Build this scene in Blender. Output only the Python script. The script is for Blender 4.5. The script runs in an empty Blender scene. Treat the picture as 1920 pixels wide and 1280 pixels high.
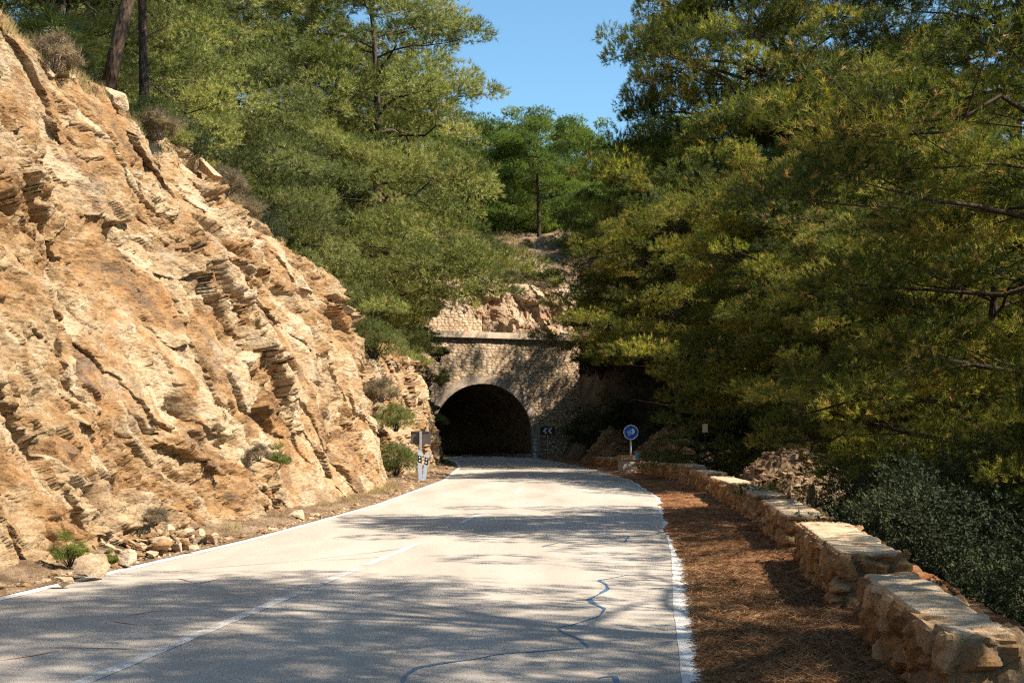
import bpy, math, random
import numpy as np
R = math.radians
sc = bpy.context.scene
COL = sc.collection
# ------------------------------------------------------------------ camera, sky, sun, exposure
F = 2400.0; CX = 960.0; HY = 830.0; CH = 1.5
cam = bpy.data.cameras.new('camera'); cam.lens = 45; cam.sensor_width = 36
cam.shift_y = 190 / 1920; cam.clip_end = 2000; cam.clip_start = .05
co = bpy.data.objects.new('camera', cam); COL.objects.link(co)
co.location = (0, 0, CH); co.rotation_euler = (R(90), 0, 0); sc.camera = co
SUN_EL = R(45); SUN_BACK = R(21)            # the sun stands to the right, a little behind the camera
sd = np.array([math.cos(SUN_EL) * math.cos(SUN_BACK), -math.cos(SUN_EL) * math.sin(SUN_BACK), math.sin(SUN_EL)])
w = bpy.data.worlds.new('World'); sc.world = w; w.use_nodes = True
nt = w.node_tree; bg = nt.nodes['Background']
sky = nt.nodes.new('ShaderNodeTexSky'); sky.sky_type = 'NISHITA'; sky.sun_disc = False
sky.sun_elevation = SUN_EL; sky.sun_rotation = math.atan2(sd[0], sd[1])
sky.altitude = 200; sky.air_density = 1.0; sky.dust_density = .25; sky.ozone_density = 1.2
tint = nt.nodes.new('ShaderNodeMix'); tint.data_type = 'RGBA'; tint.blend_type = 'MULTIPLY'; tint.inputs[0].default_value = 1
nt.links.new(sky.outputs[0], tint.inputs[6]); tint.inputs[7].default_value = (.84, 1.12, 1.14, 1)
nt.links.new(tint.outputs[2], bg.inputs[0]); bg.inputs[1].default_value = .078
sl = bpy.data.lights.new('sun', 'SUN'); sl.energy = 5.0; sl.angle = R(.55); sl.color = (1, .91, .78)
so = bpy.data.objects.new('sun', sl); COL.objects.link(so)
from mathutils import Vector, Matrix
so.rotation_euler = Vector(-sd).to_track_quat('-Z', 'Y').to_euler()
sc.view_settings.view_transform = 'Standard'; sc.view_settings.look = 'None'
sc.view_settings.gamma = 1; sc.view_settings.exposure = 1.3
sc.cycles.max_bounces = 6; sc.cycles.diffuse_bounces = 3; sc.cycles.transmission_bounces = 3
sc.cycles.use_denoising = False; sc.cycles.filter_width = 1.25

# ------------------------------------------------------------------ numbers from the photograph
def X(px, D): return (px - CX) / F * D
def Z(py, D): return CH + (HY - py) / F * D
def tab(*p):
    a = np.array(p, float); yy = np.linspace(-40, 260, 3001)
    v = np.interp(yy, a[:, 0], a[:, 1]); k = np.hanning(23); k /= k.sum()
    v = np.convolve(np.pad(v, 11, 'edge'), k, 'valid')
    return lambda y: np.interp(y, yy, v)
def sstep(a, b, x):
    t = np.clip((x - a) / (b - a), 0, 1); return t * t * (3 - 2 * t)
XL = tab((-40, -11.1), (0, -6.46), (12.5, -5.0), (20, -4.12), (30, -3.2), (45, -2.45), (60, -2.55), (70, -3.15), (80, -4.5), (95, -7.8), (130, -17))
XR = tab((-40, -4.3), (0, .37), (8, 1.3), (12, 1.75), (17, 2.36), (33, 3.95), (45, 4.35), (55, 3.95), (62, 3.4), (70, 2.7), (80, 1.55), (95, -1.4), (130, -10))
XW = tab((-40, -3.1), (0, 1.42), (6.75, 2.24), (9.2, 2.55), (11.6, 2.88), (14.9, 3.35), (21.5, 4.2), (30, 4.95), (36, 5.3), (42, 5.4), (48, 5.25), (52, 4.95), (57, 4.5), (61, 4.1), (66, 3.7), (74, 3.4), (80, 3.2), (130, 0))
XB = tab((-40, -12), (0, -7.3), (12, -5.75), (20, -4.75), (30, -3.85), (37, -3.5), (39.5, -3.6), (41, -4.3), (42.6, -5.1), (44, -4.9), (45.8, -3.75), (55, -3.5), (60, -3.42), (66, -3.7), (72, -4.6), (80, -6.2), (130, -6.2))
XT = tab((-40, -13), (0, -10), (12, -8.9), (20, -8.25), (28, -7.75), (32, -7.1), (36, -6.2), (39, -5.3), (40.6, -5.6), (42.5, -7.4), (44.3, -6.8), (46, -5.2), (55, -4.8), (60, -4.6), (68, -5.1), (80, -7.6), (130, -7.6))
HT = tab((-40, 8.5), (12, 9.2), (20.5, 8.2), (26, 8.4), (30, 8.3), (33, 7.8), (36, 6.8), (39, 5.5), (41, 4.3), (44, 4.2), (47, 4.9), (55, 5.4), (62, 6.0), (72, 7.8), (80, 9.6), (90, 13), (130, 26))
def road_z(y): return .57 * np.clip((np.asarray(y, float) - 20) / 60, 0, 1.5) ** 1.2
PC = np.array([X(905, 80), 80.0]); PA = R(21); PZ = float(road_z(80))      # tunnel portal centre, heading, base

# ------------------------------------------------------------------ noise
def _h(i, j, k, s):
    n = (i.astype(np.int64) * 374761393 + j.astype(np.int64) * 668265263 + k.astype(np.int64) * 2147483647 + s * 974634777) & 0xffffffff
    n = ((n ^ (n >> 13)) * 1274126177) & 0xffffffff
    n = ((n ^ (n >> 15)) * 2246822519) & 0xffffffff
    return n ^ (n >> 16)
def h01(i, j, k, s): return _h(i, j, k, s).astype(np.float64) / 4294967295.0
def vnoise(P, s=0):
    I = np.floor(P).astype(np.int64); f = P - I; f = f * f * f * (f * (f * 6 - 15) + 10); r = 0
    for a in (0, 1):
        wa = f[:, 0] if a else 1 - f[:, 0]
        for b in (0, 1):
            wb = f[:, 1] if b else 1 - f[:, 1]
            for c in (0, 1):
                wc = f[:, 2] if c else 1 - f[:, 2]
                r = r + wa * wb * wc * h01(I[:, 0] + a, I[:, 1] + b, I[:, 2] + c, s)
    return r * 2 - 1
def fbm(P, o=4, s=0, g=.5):
    r = 0; a = 1; t = 0
    for k in range(o):
        r = r + a * vnoise(P * 2 ** k + 17.3 * k, s + k); t += a; a *= g
    return r / t
def voro(P, s=0, jit=.9):
    I = np.floor(P).astype(np.int64); n = len(P)
    f1 = np.full(n, 9.); f2 = np.full(n, 9.); rid = np.zeros((n, 3)); dl = np.zeros((n, 3))
    for a in (-1, 0, 1):
        for b in (-1, 0, 1):
            for c in (-1, 0, 1):
                i, j, k = I[:, 0] + a, I[:, 1] + b, I[:, 2] + c
                rr = np.stack([h01(i, j, k, s), h01(i, j, k, s + 11), h01(i, j, k, s + 23)], 1)
                d = P - (np.stack([i, j, k], 1) + .5 + (rr - .5) * jit); q = np.sqrt((d * d).sum(1))
                m = q < f1; f2 = np.where(m, f1, np.minimum(f2, q)); f1 = np.where(m, q, f1)
                rid[m] = rr[m]; dl[m] = d[m]
    return f1, f2, rid, dl
def facet(P, s, tilt=.7):
    f1, f2, r, d = voro(P, s); rr = np.modf(r * 7.31)[0]
    return (r[:, 0] - .5) + (d * (rr - .5) * 2).sum(1) * tilt, r[:, 1], f2 - f1

# ------------------------------------------------------------------ meshes and tags
def mesh(name, V, Fc, mat, smooth=False, attrs=None):
    me = bpy.data.meshes.new(name); V = np.asarray(V, np.float32)
    Fs = Fc if isinstance(Fc, list) else [Fc]
    Fs = [np.asarray(f, np.int32) for f in Fs if len(f)]
    me.vertices.add(len(V)); me.vertices.foreach_set('co', V.ravel())
    nl = sum(f.size for f in Fs); npoly = sum(len(f) for f in Fs)
    me.loops.add(nl); me.loops.foreach_set('vertex_index', np.concatenate([f.ravel() for f in Fs]))
    me.polygons.add(npoly)
    tot = np.concatenate([np.full(len(f), f.shape[1], np.int32) for f in Fs])
    me.polygons.foreach_set('loop_start', np.concatenate([[0], np.cumsum(tot)[:-1]]).astype(np.int32))
    me.polygons.foreach_set('use_smooth', np.full(npoly, smooth))
    me.update(calc_edges=True)
    for k, v in (attrs or {}).items():
        a = me.attributes.new(k, 'FLOAT', 'POINT'); a.data.foreach_set('value', np.asarray(v, np.float32))
    me.materials.append(mat); return me
def obj(name, me, parent=None, loc=None):
    o = bpy.data.objects.new(name, me); COL.objects.link(o)
    if parent: o.parent = parent
    if loc is not None: o.location = loc
    return o
def tag(o, label=None, cat=None, group=None, kind=None):
    for k, v in (('label', label), ('category', cat), ('group', group), ('kind', kind)):
        if v: o[k] = v
    return o
def empty(name, loc, rz=0, **t):
    o = obj(name, None, None, loc); o.rotation_euler = (0, 0, rz); return tag(o, **t)
def copy_tree(o, parent=None):
    c = o.copy(); COL.objects.link(c); c.parent = parent
    for ch in list(o.children): copy_tree(ch, c)
    return c
class MB:
    def __init__(s): s.V = []; s.Q = []; s.T = []; s.n = 0
    def add(s, V, Q=(), T=()):
        V = np.asarray(V, float).reshape(-1, 3); s.V.append(V)
        if len(Q): s.Q.append(np.asarray(Q) + s.n)
        if len(T): s.T.append(np.asarray(T) + s.n)
        s.n += len(V); return s
    def box(s, c, h, rot=None):
        V = np.array([[x, y, z] for z in (-1, 1) for y in (-1, 1) for x in (-1, 1)], float) * np.array(h)
        if rot is not None: V = V @ np.array(rot).T
        return s.add(V + np.array(c), [[0, 2, 3, 1], [4, 5, 7, 6], [0, 1, 5, 4], [2, 6, 7, 3], [0, 4, 6, 2], [1, 3, 7, 5]])
    def tube(s, P, r, n=8, cap=True):
        P = np.asarray(P, float); m = len(P); r = np.broadcast_to(np.asarray(r, float), (m,))
        t = np.gradient(P, axis=0); t /= np.linalg.norm(t, axis=1)[:, None] + 1e-9
        ref = np.array([0, 0, 1.]) if abs(t[0, 2]) < .9 else np.array([1., 0, 0])
        a = np.cross(t, ref); a /= np.linalg.norm(a, axis=1)[:, None] + 1e-9; b = np.cross(t, a)
        th = np.linspace(0, 2 * math.pi, n, endpoint=False)
        V = P[:, None] + r[:, None, None] * (np.cos(th)[None, :, None] * a[:, None] + np.sin(th)[None, :, None] * b[:, None])
        i = np.arange(m - 1)[:, None] * n; j = np.arange(n)[None]; k = (j + 1) % n
        Q = np.stack([i + j, i + k, i + n + k, i + n + j], -1).reshape(-1, 4)
        V = V.reshape(-1, 3); T = []
        if cap:
            V = np.vstack([V, P[:1], P[-1:]]); e = m * n
            T = [[e, (q + 1) % n, q] for q in range(n)] + [[e + 1, (m - 1) * n + q, (m - 1) * n + (q + 1) % n] for q in range(n)]
        return s.add(V, Q, T)
    def poly(s, pts, a, b, axis=1):       # an outline in X,Z given real thickness from a to b along Y
        n = len(pts); f = [(p[0], a, p[1]) for p in pts]; g = [(p[0], b, p[1]) for p in pts]
        c = np.mean(pts, 0); V = f + g + [(c[0], a, c[1]), (c[0], b, c[1])]
        Q = [[i, (i + 1) % n, n + (i + 1) % n, n + i] for i in range(n)]
        T = [[2 * n, (i + 1) % n, i] for i in range(n)] + [[2 * n + 1, n + i, n + (i + 1) % n] for i in range(n)]
        return s.add(V, Q, T)
    def build(s, name, mat, parent=None, loc=None, smooth=False):
        fs = ([np.concatenate(s.Q)] if s.Q else []) + ([np.concatenate(s.T)] if s.T else [])
        return obj(name, mesh(name, np.concatenate(s.V), fs, mat, smooth), parent, loc)
def gridq(nu, nv):
    i = np.arange(nu - 1)[:, None]; j = np.arange(nv - 1)[None]
    return np.stack([i * nv + j, (i + 1) * nv + j, (i + 1) * nv + j + 1, i * nv + j + 1], -1).reshape(-1, 4)

# ------------------------------------------------------------------ materials
def lin(c):
    return tuple([(v / 255 / 12.92 if v / 255 <= .04045 else ((v / 255 + .055) / 1.055) ** 2.4) for v in c]) + (1,)
class NM:
    def __init__(s, name, rough=.9, spec=.2):
        s.m = bpy.data.materials.new(name); s.m.use_nodes = True; s.t = s.m.node_tree; s.b = s.t.nodes['Principled BSDF']
        s.b.inputs['Roughness'].default_value = rough; s.b.inputs['Specular IOR Level'].default_value = spec
        s.tc = s.t.nodes.new('ShaderNodeTexCoord').outputs['Object']
    def n(s, ty, **kw):
        q = s.t.nodes.new(ty)
        for k, v in kw.items():
            if k[0] == 'i' and k[1:].isdigit(): k2 = int(k[1:])
            elif k in q.inputs: k2 = k
            else: setattr(q, k, v); continue
            if isinstance(v, bpy.types.NodeSocket): s.t.links.new(v, q.inputs[k2])
            else: q.inputs[k2].default_value = v
        return q
    def map(s, scale=(1, 1, 1), rot=(0, 0, 0)):
        return s.n('ShaderNodeMapping', Vector=s.tc, Scale=scale, Rotation=rot).outputs[0]
    def noise(s, sc_, det=4, v=None, rough=.55, dist=0):
        return s.n('ShaderNodeTexNoise', Vector=v or s.tc, Scale=sc_, Detail=det, Roughness=rough, Distortion=dist).outputs[0]
    def vor(s, sc_, v=None, feature='F1'):
        return s.n('ShaderNodeTexVoronoi', feature=feature, Vector=v or s.tc, Scale=sc_).outputs[0]
    def ramp(s, fac, *st):
        q = s.t.nodes.new('ShaderNodeValToRGB'); s.t.links.new(fac, q.inputs[0]); e = q.color_ramp.elements
        while len(e) < len(st): e.new(.5)
        for k, (p, c) in enumerate(st):
            e[k].position = p; e[k].color = c if isinstance(c, tuple) else (c, c, c, 1)
        return q.outputs[0]
    def mix(s, a, b, f, mode='MIX'):
        q = s.t.nodes.new('ShaderNodeMix'); q.data_type = 'RGBA'; q.blend_type = mode
        for k, v in ((0, f), (6, a), (7, b)):
            if isinstance(v, bpy.types.NodeSocket): s.t.links.new(v, q.inputs[k])
            else: q.inputs[k].default_value = v
        return q.outputs[2]
    def math(s, op, a, b=0.):
        q = s.t.nodes.new('ShaderNodeMath'); q.operation = op
        for k, v in ((0, a), (1, b)):
            if isinstance(v, bpy.types.NodeSocket): s.t.links.new(v, q.inputs[k])
            else: q.inputs[k].default_value = v
        return q.outputs[0]
    def attr(s, name): return s.n('ShaderNodeAttribute', attribute_name=name).outputs['Fac']
    def bump(s, h, dist, strength=1., prev=None):
        q = s.n('ShaderNodeBump', Height=h, Distance=dist, Strength=strength)
        if prev: s.t.links.new(prev, q.inputs['Normal'])
        s.t.links.new(q.outputs[0], s.b.inputs['Normal']); return q.outputs[0]
    def col(s, c):
        if isinstance(c, bpy.types.NodeSocket): s.t.links.new(c, s.b.inputs['Base Color'])
        else: s.b.inputs['Base Color'].default_value = c
        return s
def plain(name, c, rough=.6, spec=.3, metal=0, var=.15):
    m = NM(name, rough, spec); c = tuple(c) + ((1,) if len(c) == 3 else ())
    n = m.noise(9, 5); d = tuple(v * (1 - var * 2) for v in c[:3]) + (1,)
    m.col(m.ramp(n, (.3, d), (.65, c))); m.b.inputs['Metallic'].default_value = metal
    m.bump(m.noise(60, 3), .002, .5); return m.m

def rock_mat(name, cream, ochre, brown, pale, k=1.):
    m = NM(name, .95, .15)
    v = m.map((1, .45, 1.7), (R(-38), R(14), 0))
    n1 = m.noise(.55 * k, 6, v, .6, .6); n2 = m.noise(2.2 * k, 7, v, .65, .4); n3 = m.noise(9 * k, 6, v, .7)
    fac = m.math('ADD', m.math('MULTIPLY', m.attr('tint'), .34), m.math('ADD', m.math('MULTIPLY', n1, .42), m.math('MULTIPLY', n2, .34)))
    c = m.ramp(fac, (.36, brown), (.47, ochre), (.56, cream), (.72, pale))
    c = m.mix(c, m.ramp(n3, (.32, (.52, .42, .34, 1)), (.58, (1, 1, 1, 1))), .75, 'MULTIPLY')
    st = m.ramp(m.noise(1.1 * k, 5, None, .6, 1.2), (.55, 0.), (.66, 1.))
    c = m.mix(c, (ochre[0] * 1.05, ochre[1] * .8, ochre[2] * .6, 1), m.math('MULTIPLY', st, .42))
    gr = m.ramp(m.noise(.8 * k, 6, m.map((1, 1, 1), (1, 0, 2)), .6), (.54, 0.), (.68, 1.))
    c = m.mix(c, (.20, .155, .115, 1), m.math('MULTIPLY', gr, .62))
    m.col(c)
    b = m.bump(m.noise(5 * k, 8, v, .72), .10, .9); b = m.bump(m.vor(13 * k, v), .035, .8, b)
    b = m.bump(m.noise(34 * k, 5, v, .7), .02, .9, b); return m.m
M = {}
M['cliff'] = rock_mat('cliff_rock', (.43, .30, .17, 1), (.345, .2, .088, 1), (.2, .13, .08, 1), (.6, .475, .315, 1))
M['rock2'] = rock_mat('portal_rock', (.4, .285, .18, 1), (.33, .215, .125, 1), (.2, .145, .1, 1), (.5, .4, .28, 1), .8)
M['boulder'] = rock_mat('boulder_rock', (.58, .42, .26, 1), (.5, .32, .16, 1), (.4, .28, .18, 1), (.7, .58, .44, 1), 1.3)
def soil(name, cs, g=None, sc_=1.):
    m = NM(name, 1, .05); n = m.noise(.35 * sc_, 8, None, .65, .5); n2 = m.noise(6 * sc_, 8, None, .7)
    c = m.ramp(n, (.35, cs[0]), (.5, cs[1]), (.66, cs[2]))
    c = m.mix(c, m.ramp(n2, (.35, (.45, .42, .38, 1)), (.62, (1.1, 1.05, 1, 1))), .8, 'MULTIPLY')
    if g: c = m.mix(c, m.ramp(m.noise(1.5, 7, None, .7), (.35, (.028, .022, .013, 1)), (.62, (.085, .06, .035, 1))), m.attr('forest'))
    m.col(c); b = m.bump(m.noise(4 * sc_, 8, None, .7), .15, .9); m.bump(m.noise(40 * sc_, 4), .02, .8, b); return m.m
M['hill'] = soil('dry_hill_soil', [(.13, .09, .055, 1), (.24, .17, .11, 1), (.36, .27, .18, 1)], True)
M['forest_floor'] = soil('forest_floor', [(.05, .035, .022, 1), (.11, .07, .042, 1), (.2, .13, .08, 1)])
M['mound'] = soil('mound_soil', [(.13, .085, .05, 1), (.26, .175, .105, 1), (.42, .3, .19, 1)], None, 2)
def litter():
    m = NM('needle_litter', 1, .05)
    n = m.noise(1.3, 8, None, .65, .6); v = m.map((1, 1, 1)); n2 = m.noise(42, 5, v, .75, 1.5)
    c = m.ramp(n, (.34, (.12, .05, .025, 1)), (.48, (.25, .11, .052, 1)), (.62, (.42, .24, .13, 1)))
    c = m.mix(c, m.ramp(n2, (.36, (.4, .34, .3, 1)), (.62, (1.25, 1.15, 1, 1))), .85, 'MULTIPLY')
    m.col(c); b = m.bump(m.noise(8, 6, None, .7), .06, .8); m.bump(n2, .02, 1, b); return m.m
M['litter'] = litter()
def asphalt():
    m = NM('pale_asphalt', .82, .25)
    v = m.map((1, .22, 1), (0, 0, R(-6))); n = m.noise(.9, 7, v, .6); s = m.noise(150, 3, None, .6); g = m.vor(210)
    c = m.ramp(n, (.32, (.35, .3, .245, 1)), (.5, (.43, .372, .308, 1)), (.68, (.49, .428, .36, 1)))
    c = m.mix(c, m.ramp(s, (.34, (.76, .75, .73, 1)), (.58, (1.05, 1.05, 1.05, 1))), .9, 'MULTIPLY')
    c = m.mix(c, m.ramp(g, (.05, (.8, .8, .8, 1)), (.4, (1, 1, 1, 1))), .6, 'MULTIPLY')
    st = m.ramp(m.noise(.5, 6, m.map((1, .5, 1)), .7, 1), (.6, 0.), (.72, 1.))
    c = m.mix(c, (.25, .225, .2, 1), m.math('MULTIPLY', st, .35))
    m.col(c); b = m.bump(g, .004, .7); m.bump(m.noise(2.5, 3), .02, .3, b); return m.m
M['asphalt'] = asphalt()
def paint(name, base, worn, lo, hi):
    m = NM(name, .7, .3); n = m.noise(7, 7, m.map((1, .4, 1)), .75, .4); n2 = m.noise(90, 3)
    c = m.mix(m.ramp(n, (lo, worn), (hi, base)), m.ramp(n2, (.35, (.75, .74, .72, 1)), (.55, (1, 1, 1, 1))), .7, 'MULTIPLY')
    m.col(c); m.bump(n2, .003, .6); return m.m
M['line'] = paint('white_road_paint', (.74, .70, .63, 1), (.5, .44, .38, 1), .42, .56)
M['worn_line'] = paint('worn_road_paint', (.66, .63, .58, 1), (.43, .39, .345, 1), .42, .62)
def masonry(name, a, b_, c_, mortar, k=1.):
    m = NM(name, .95, .15); t = m.attr('tint'); e = m.attr('edge')
    c = m.ramp(t, (.1, a), (.5, b_), (.9, c_))
    n = m.noise(14 * k, 7, None, .7); c = m.mix(c, m.ramp(n, (.33, (.55, .48, .42, 1)), (.6, (1.1, 1.08, 1.05, 1))), .8, 'MULTIPLY')
    c = m.mix(mortar, c, m.ramp(e, (.05, 0.), (.28, 1.)))
    st = m.ramp(m.noise(1.2 * k, 6, None, .65, .8), (.5, 0.), (.66, 1.))
    c = m.mix(c, (.1, .07, .05, 1), m.math('MULTIPLY', st, .35))
    m.col(c); q = m.bump(m.noise(9 * k, 8, None, .72), .05, .9); m.bump(m.noise(50 * k, 4, None, .7), .012, .8, q); return m.m
M['parapet'] = masonry('parapet_masonry', (.27, .135, .05, 1), (.37, .21, .09, 1), (.46, .31, .17, 1), (.24, .16, .09, 1))
M['portal'] = masonry('portal_masonry', (.42, .29, .175, 1), (.56, .42, .27, 1), (.66, .52, .36, 1), (.24, .17, .11, 1), .7)
def conc(name, a, b, k=1.):
    m = NM(name, .9, .2); n = m.noise(2.2 * k, 8, None, .7, .5)
    c = m.mix(m.ramp(n, (.35, a), (.62, b)), m.ramp(m.noise(28 * k, 6, None, .7), (.34, (.68, .64, .6, 1)), (.6, (1.05, 1.05, 1.05, 1))), .8, 'MULTIPLY')
    m.col(c); q = m.bump(m.noise(7 * k, 6, None, .7), .03, .8); m.bump(m.noise(60 * k, 4), .006, .7, q); return m.m
M['coping'] = conc('pale_coping', (.34, .23, .135, 1), (.6, .46, .3, 1), 1.6)
M['ring'] = conc('arch_concrete', (.27, .2, .145, 1), (.46, .37, .28, 1))
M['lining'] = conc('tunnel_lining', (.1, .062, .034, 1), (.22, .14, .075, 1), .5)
M['cornice'] = conc('cornice_stone', (.42, .31, .22, 1), (.62, .5, .37, 1))
def leaf(name, st, trans=.3, rough=.6, br=.25):
    m = NM(name, rough, .25); t = m.attr('tint')
    oi = m.n('ShaderNodeObjectInfo').outputs['Random']
    c = m.ramp(t, *st)
    c = m.mix(c, m.ramp(m.noise(.55, 3), (.35, (.72, .74, .72, 1)), (.65, (1.2, 1.15, 1.05, 1))), .8, 'MULTIPLY')
    c = m.mix(c, m.ramp(oi, (0., (1 - br, 1 - br * .9, 1 - br, 1)), (1., (1 + br, 1 + br * .8, 1, 1))), 1., 'MULTIPLY')
    m.col(c)
    tr = m.n('ShaderNodeBsdfTranslucent', Color=m.mix(c, (1.25, 1.3, .6, 1), 1., 'MULTIPLY'))
    mx = m.n('ShaderNodeMixShader', i0=trans, i1=m.b.outputs[0], i2=tr.outputs[0])
    m.t.links.new(mx.outputs[0], m.t.nodes['Material Output'].inputs[0]); return m.m
M['pine_olive'] = leaf('olive_pine_needles', [(0, (.045, .06, .02, 1)), (.35, (.12, .145, .045, 1)), (.8, (.27, .29, .1, 1)), (.93, (.3, .26, .13, 1)), (1., (.33, .23, .14, 1))])
M['pine_green'] = leaf('green_pine_needles', [(0, (.05, .09, .018, 1)), (.5, (.15, .22, .04, 1)), (.95, (.28, .33, .08, 1)), (1., (.24, .2, .09, 1))])
M['pine_gold'] = leaf('golden_pine_needles', [(0, (.032, .042, .01, 1)), (.4, (.115, .135, .026, 1)), (.82, (.3, .3, .055, 1)), (.9, (.38, .27, .09, 1)), (1., (.48, .26, .13, 1))], .4)
M['broadleaf'] = leaf('glossy_broad_leaves', [(0, (.018, .028, .011, 1)), (.6, (.042, .056, .025, 1)), (1., (.07, .08, .042, 1))], .1, .8)
M['sapling'] = leaf('fresh_green_leaves', [(0, (.08, .11, .02, 1)), (.6, (.18, .22, .05, 1)), (1., (.3, .28, .1, 1))], .35)
M['palm'] = leaf('palm_blades', [(0, (.03, .05, .02, 1)), (1., (.09, .12, .05, 1))], .2, .4)
M['dry'] = leaf('dry_twigs', [(0, (.13, .1, .07, 1)), (.5, (.25, .19, .14, 1)), (1., (.42, .34, .23, 1))], .15, .9)
M['grass'] = leaf('dry_grass_blades', [(0, (.2, .16, .09, 1)), (.7, (.4, .32, .18, 1)), (.9, (.22, .24, .08, 1)), (1., (.16, .22, .06, 1))], .3, .9)
def bark(name, a, b):
    m = NM(name, .95, .1); v = m.map((1, 1, .3)); n = m.noise(12, 6, v, .7, .5); vv = m.vor(16, v)
    m.col(m.mix(m.ramp(n, (.35, a), (.65, b)), m.ramp(vv, (.1, (.5, .45, .42, 1)), (.6, (1, 1, 1, 1))), .8, 'MULTIPLY'))
    q = m.bump(vv, .04, .9); m.bump(n, .03, .8, q); return m.m
M['bark'] = bark('pine_bark', (.035, .024, .018, 1), (.105, .072, .052, 1))
M['twig'] = bark('pale_bare_wood', (.16, .12, .09, 1), (.34, .28, .22, 1))
M['tar'] = NM('tar_seal_sky_tint', .42, .5).col((.07, .135, .215, 1)).m  # blue of the reflected sky is put into the tar's base colour
M['crack'] = plain('dark_crack', (.13, .105, .09), .9)
M['rust_mark'] = plain('rust_orange_mark', (.42, .2, .08), .9)
M['sign_blue'] = plain('sign_blue', (.006, .10, .50), .35, .4, 0, .04)
M['sign_white'] = plain('sign_white', (.75, .75, .73), .4, .4, 0, .05)
M['galv'] = plain('galvanised_steel', (.42, .43, .44), .45, .5, .3, .12)
M['sign_grey'] = plain('dark_sign_back', (.1, .082, .07), .6, .3, 0, .12)  # dark grey-brown panel colour, slightly mottled
M['plastic_shade_tint'] = plain('shade_tinted_white_plastic', (.4, .46, .55), .45, .4, 0, .08)  # white post plastic with blue-grey shade painted into its base colour
M['black'] = plain('black_plastic', (.015, .015, .017), .5, .3, 0, .1)
M['reflector'] = plain('pale_reflector', (.7, .72, .74), .25, .6, 0, .02)
M['bucket_blue'] = plain('blue_plastic', (.12, .28, .42), .5, .4, 0, .15)
M['stake_board'] = plain('faded_board', (.5, .36, .27), .8)
M['concrete_post'] = conc('pier_concrete', (.25, .22, .18, 1), (.42, .37, .3, 1))

# ------------------------------------------------------------------ terrain height
ca, sa = math.cos(PA), math.sin(PA)
def to_local(x, y):
    dx, dy = x - PC[0], y - PC[1]; return dx * ca + dy * sa, -dx * sa + dy * ca
def to_world(lx, ly): return PC[0] + lx * ca - ly * sa, PC[1] + lx * sa + ly * ca
def terr(x, y, rough=True):
    x = np.asarray(x, float); y = np.asarray(y, float); x, y = np.broadcast_arrays(x, y)
    zr = road_z(y); xb, xt, H = XB(y), XT(y), HT(y)
    f = np.clip((xb - .9 - x) / np.maximum(xb - xt, .3), 0, 1)
    wv = np.maximum(xt - .9 - x, 0)
    zl = zr - .06 + (H - zr - .15) * f + np.where(wv < 14, wv * .52, 14 * .52 + np.clip(wv - 14, 0, 30) * .22)
    u = x - XW(y) - .75
    a = -.06 + -.42 * np.clip(u - .2, 0, 13) + .12 * np.clip(u - 22, 0, 60)
    b = zr - .06 + .7 * sstep(.3, 3, u) + .16 * np.clip(u - 3, 0, 40)
    c = zr - .06 + 7.2 * sstep(-.9, 2.4, u) + .3 * np.clip(u - 2.4, 0, 30)
    t1 = sstep(44, 58, y); t2 = sstep(65, 76, y)
    zz = a * (1 - t1) + b * t1; zz = zz * (1 - t2) + c * t2; zz = np.where(u > -.9, zz, zr - .06)
    z = np.where(x < xb - .9, zl, np.where(u > -.9, zz, zr - .06))
    lx, ly = to_local(x, y)
    hill = 10.9 + .44 * np.clip(ly - 1, 0, 13) + .13 * np.clip(ly - 14, 0, 20) + .25 * np.clip(-lx - 5, 0, 20) + .1 * np.clip(lx - 6, 0, 30)
    side = sstep(5.0, 9.0, np.abs(lx)); k = np.where(ly > 2.2, 1., 0.) * (1 - side) + side * sstep(-3, 9, ly)
    z = z * (1 - k) + np.maximum(hill, z) * k
    if rough:
        P = np.stack([x.ravel(), y.ravel(), 0 * x.ravel()], 1)
        off = np.clip(np.minimum(np.abs(x - xb + .4) * (x < xb), 4) + np.clip(u, 0, 4) + 4 * k, 0, 4) / 4
        z = z + (fbm(P * .22, 4, 5) * 1.1 + fbm(P * 1.1, 4, 9) * .32).reshape(x.shape) * off
    return z
def spaced(a, b, f, n):                       # nodes whose spacing follows f
    t = np.linspace(a, b, 4000); c = np.cumsum(1 / f(t)); c = (c - c[0]) / (c[-1] - c[0]); return np.interp(np.linspace(0, 1, n), c, t)
gx = spaced(-130, 130, lambda t: .1 + np.abs(t) * .028, 420)
gy = spaced(-25, 230, lambda t: .25 + np.abs(t - 70) * .008, 560)
A, B = np.meshgrid(gx, gy, indexing='ij'); zz = terr(A, B)
V = np.stack([A, B, zz], -1).reshape(-1, 3); Q = gridq(len(gx), len(gy))
lx, ly = to_local(V[:, 0], V[:, 1])
bad = ((np.abs(lx[Q]) < 5.6).all(1) & (ly[Q].min(1) < 2.2) & (ly[Q].max(1) >= 2.2))
Q = Q[~bad]
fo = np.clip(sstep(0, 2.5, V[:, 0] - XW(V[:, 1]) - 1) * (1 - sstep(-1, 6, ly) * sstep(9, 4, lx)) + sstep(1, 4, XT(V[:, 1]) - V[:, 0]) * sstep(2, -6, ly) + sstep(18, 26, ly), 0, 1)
tag(obj('hillside', mesh('hillside', V, Q, M['hill'], True, {'forest': fo})), kind='structure')

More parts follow.
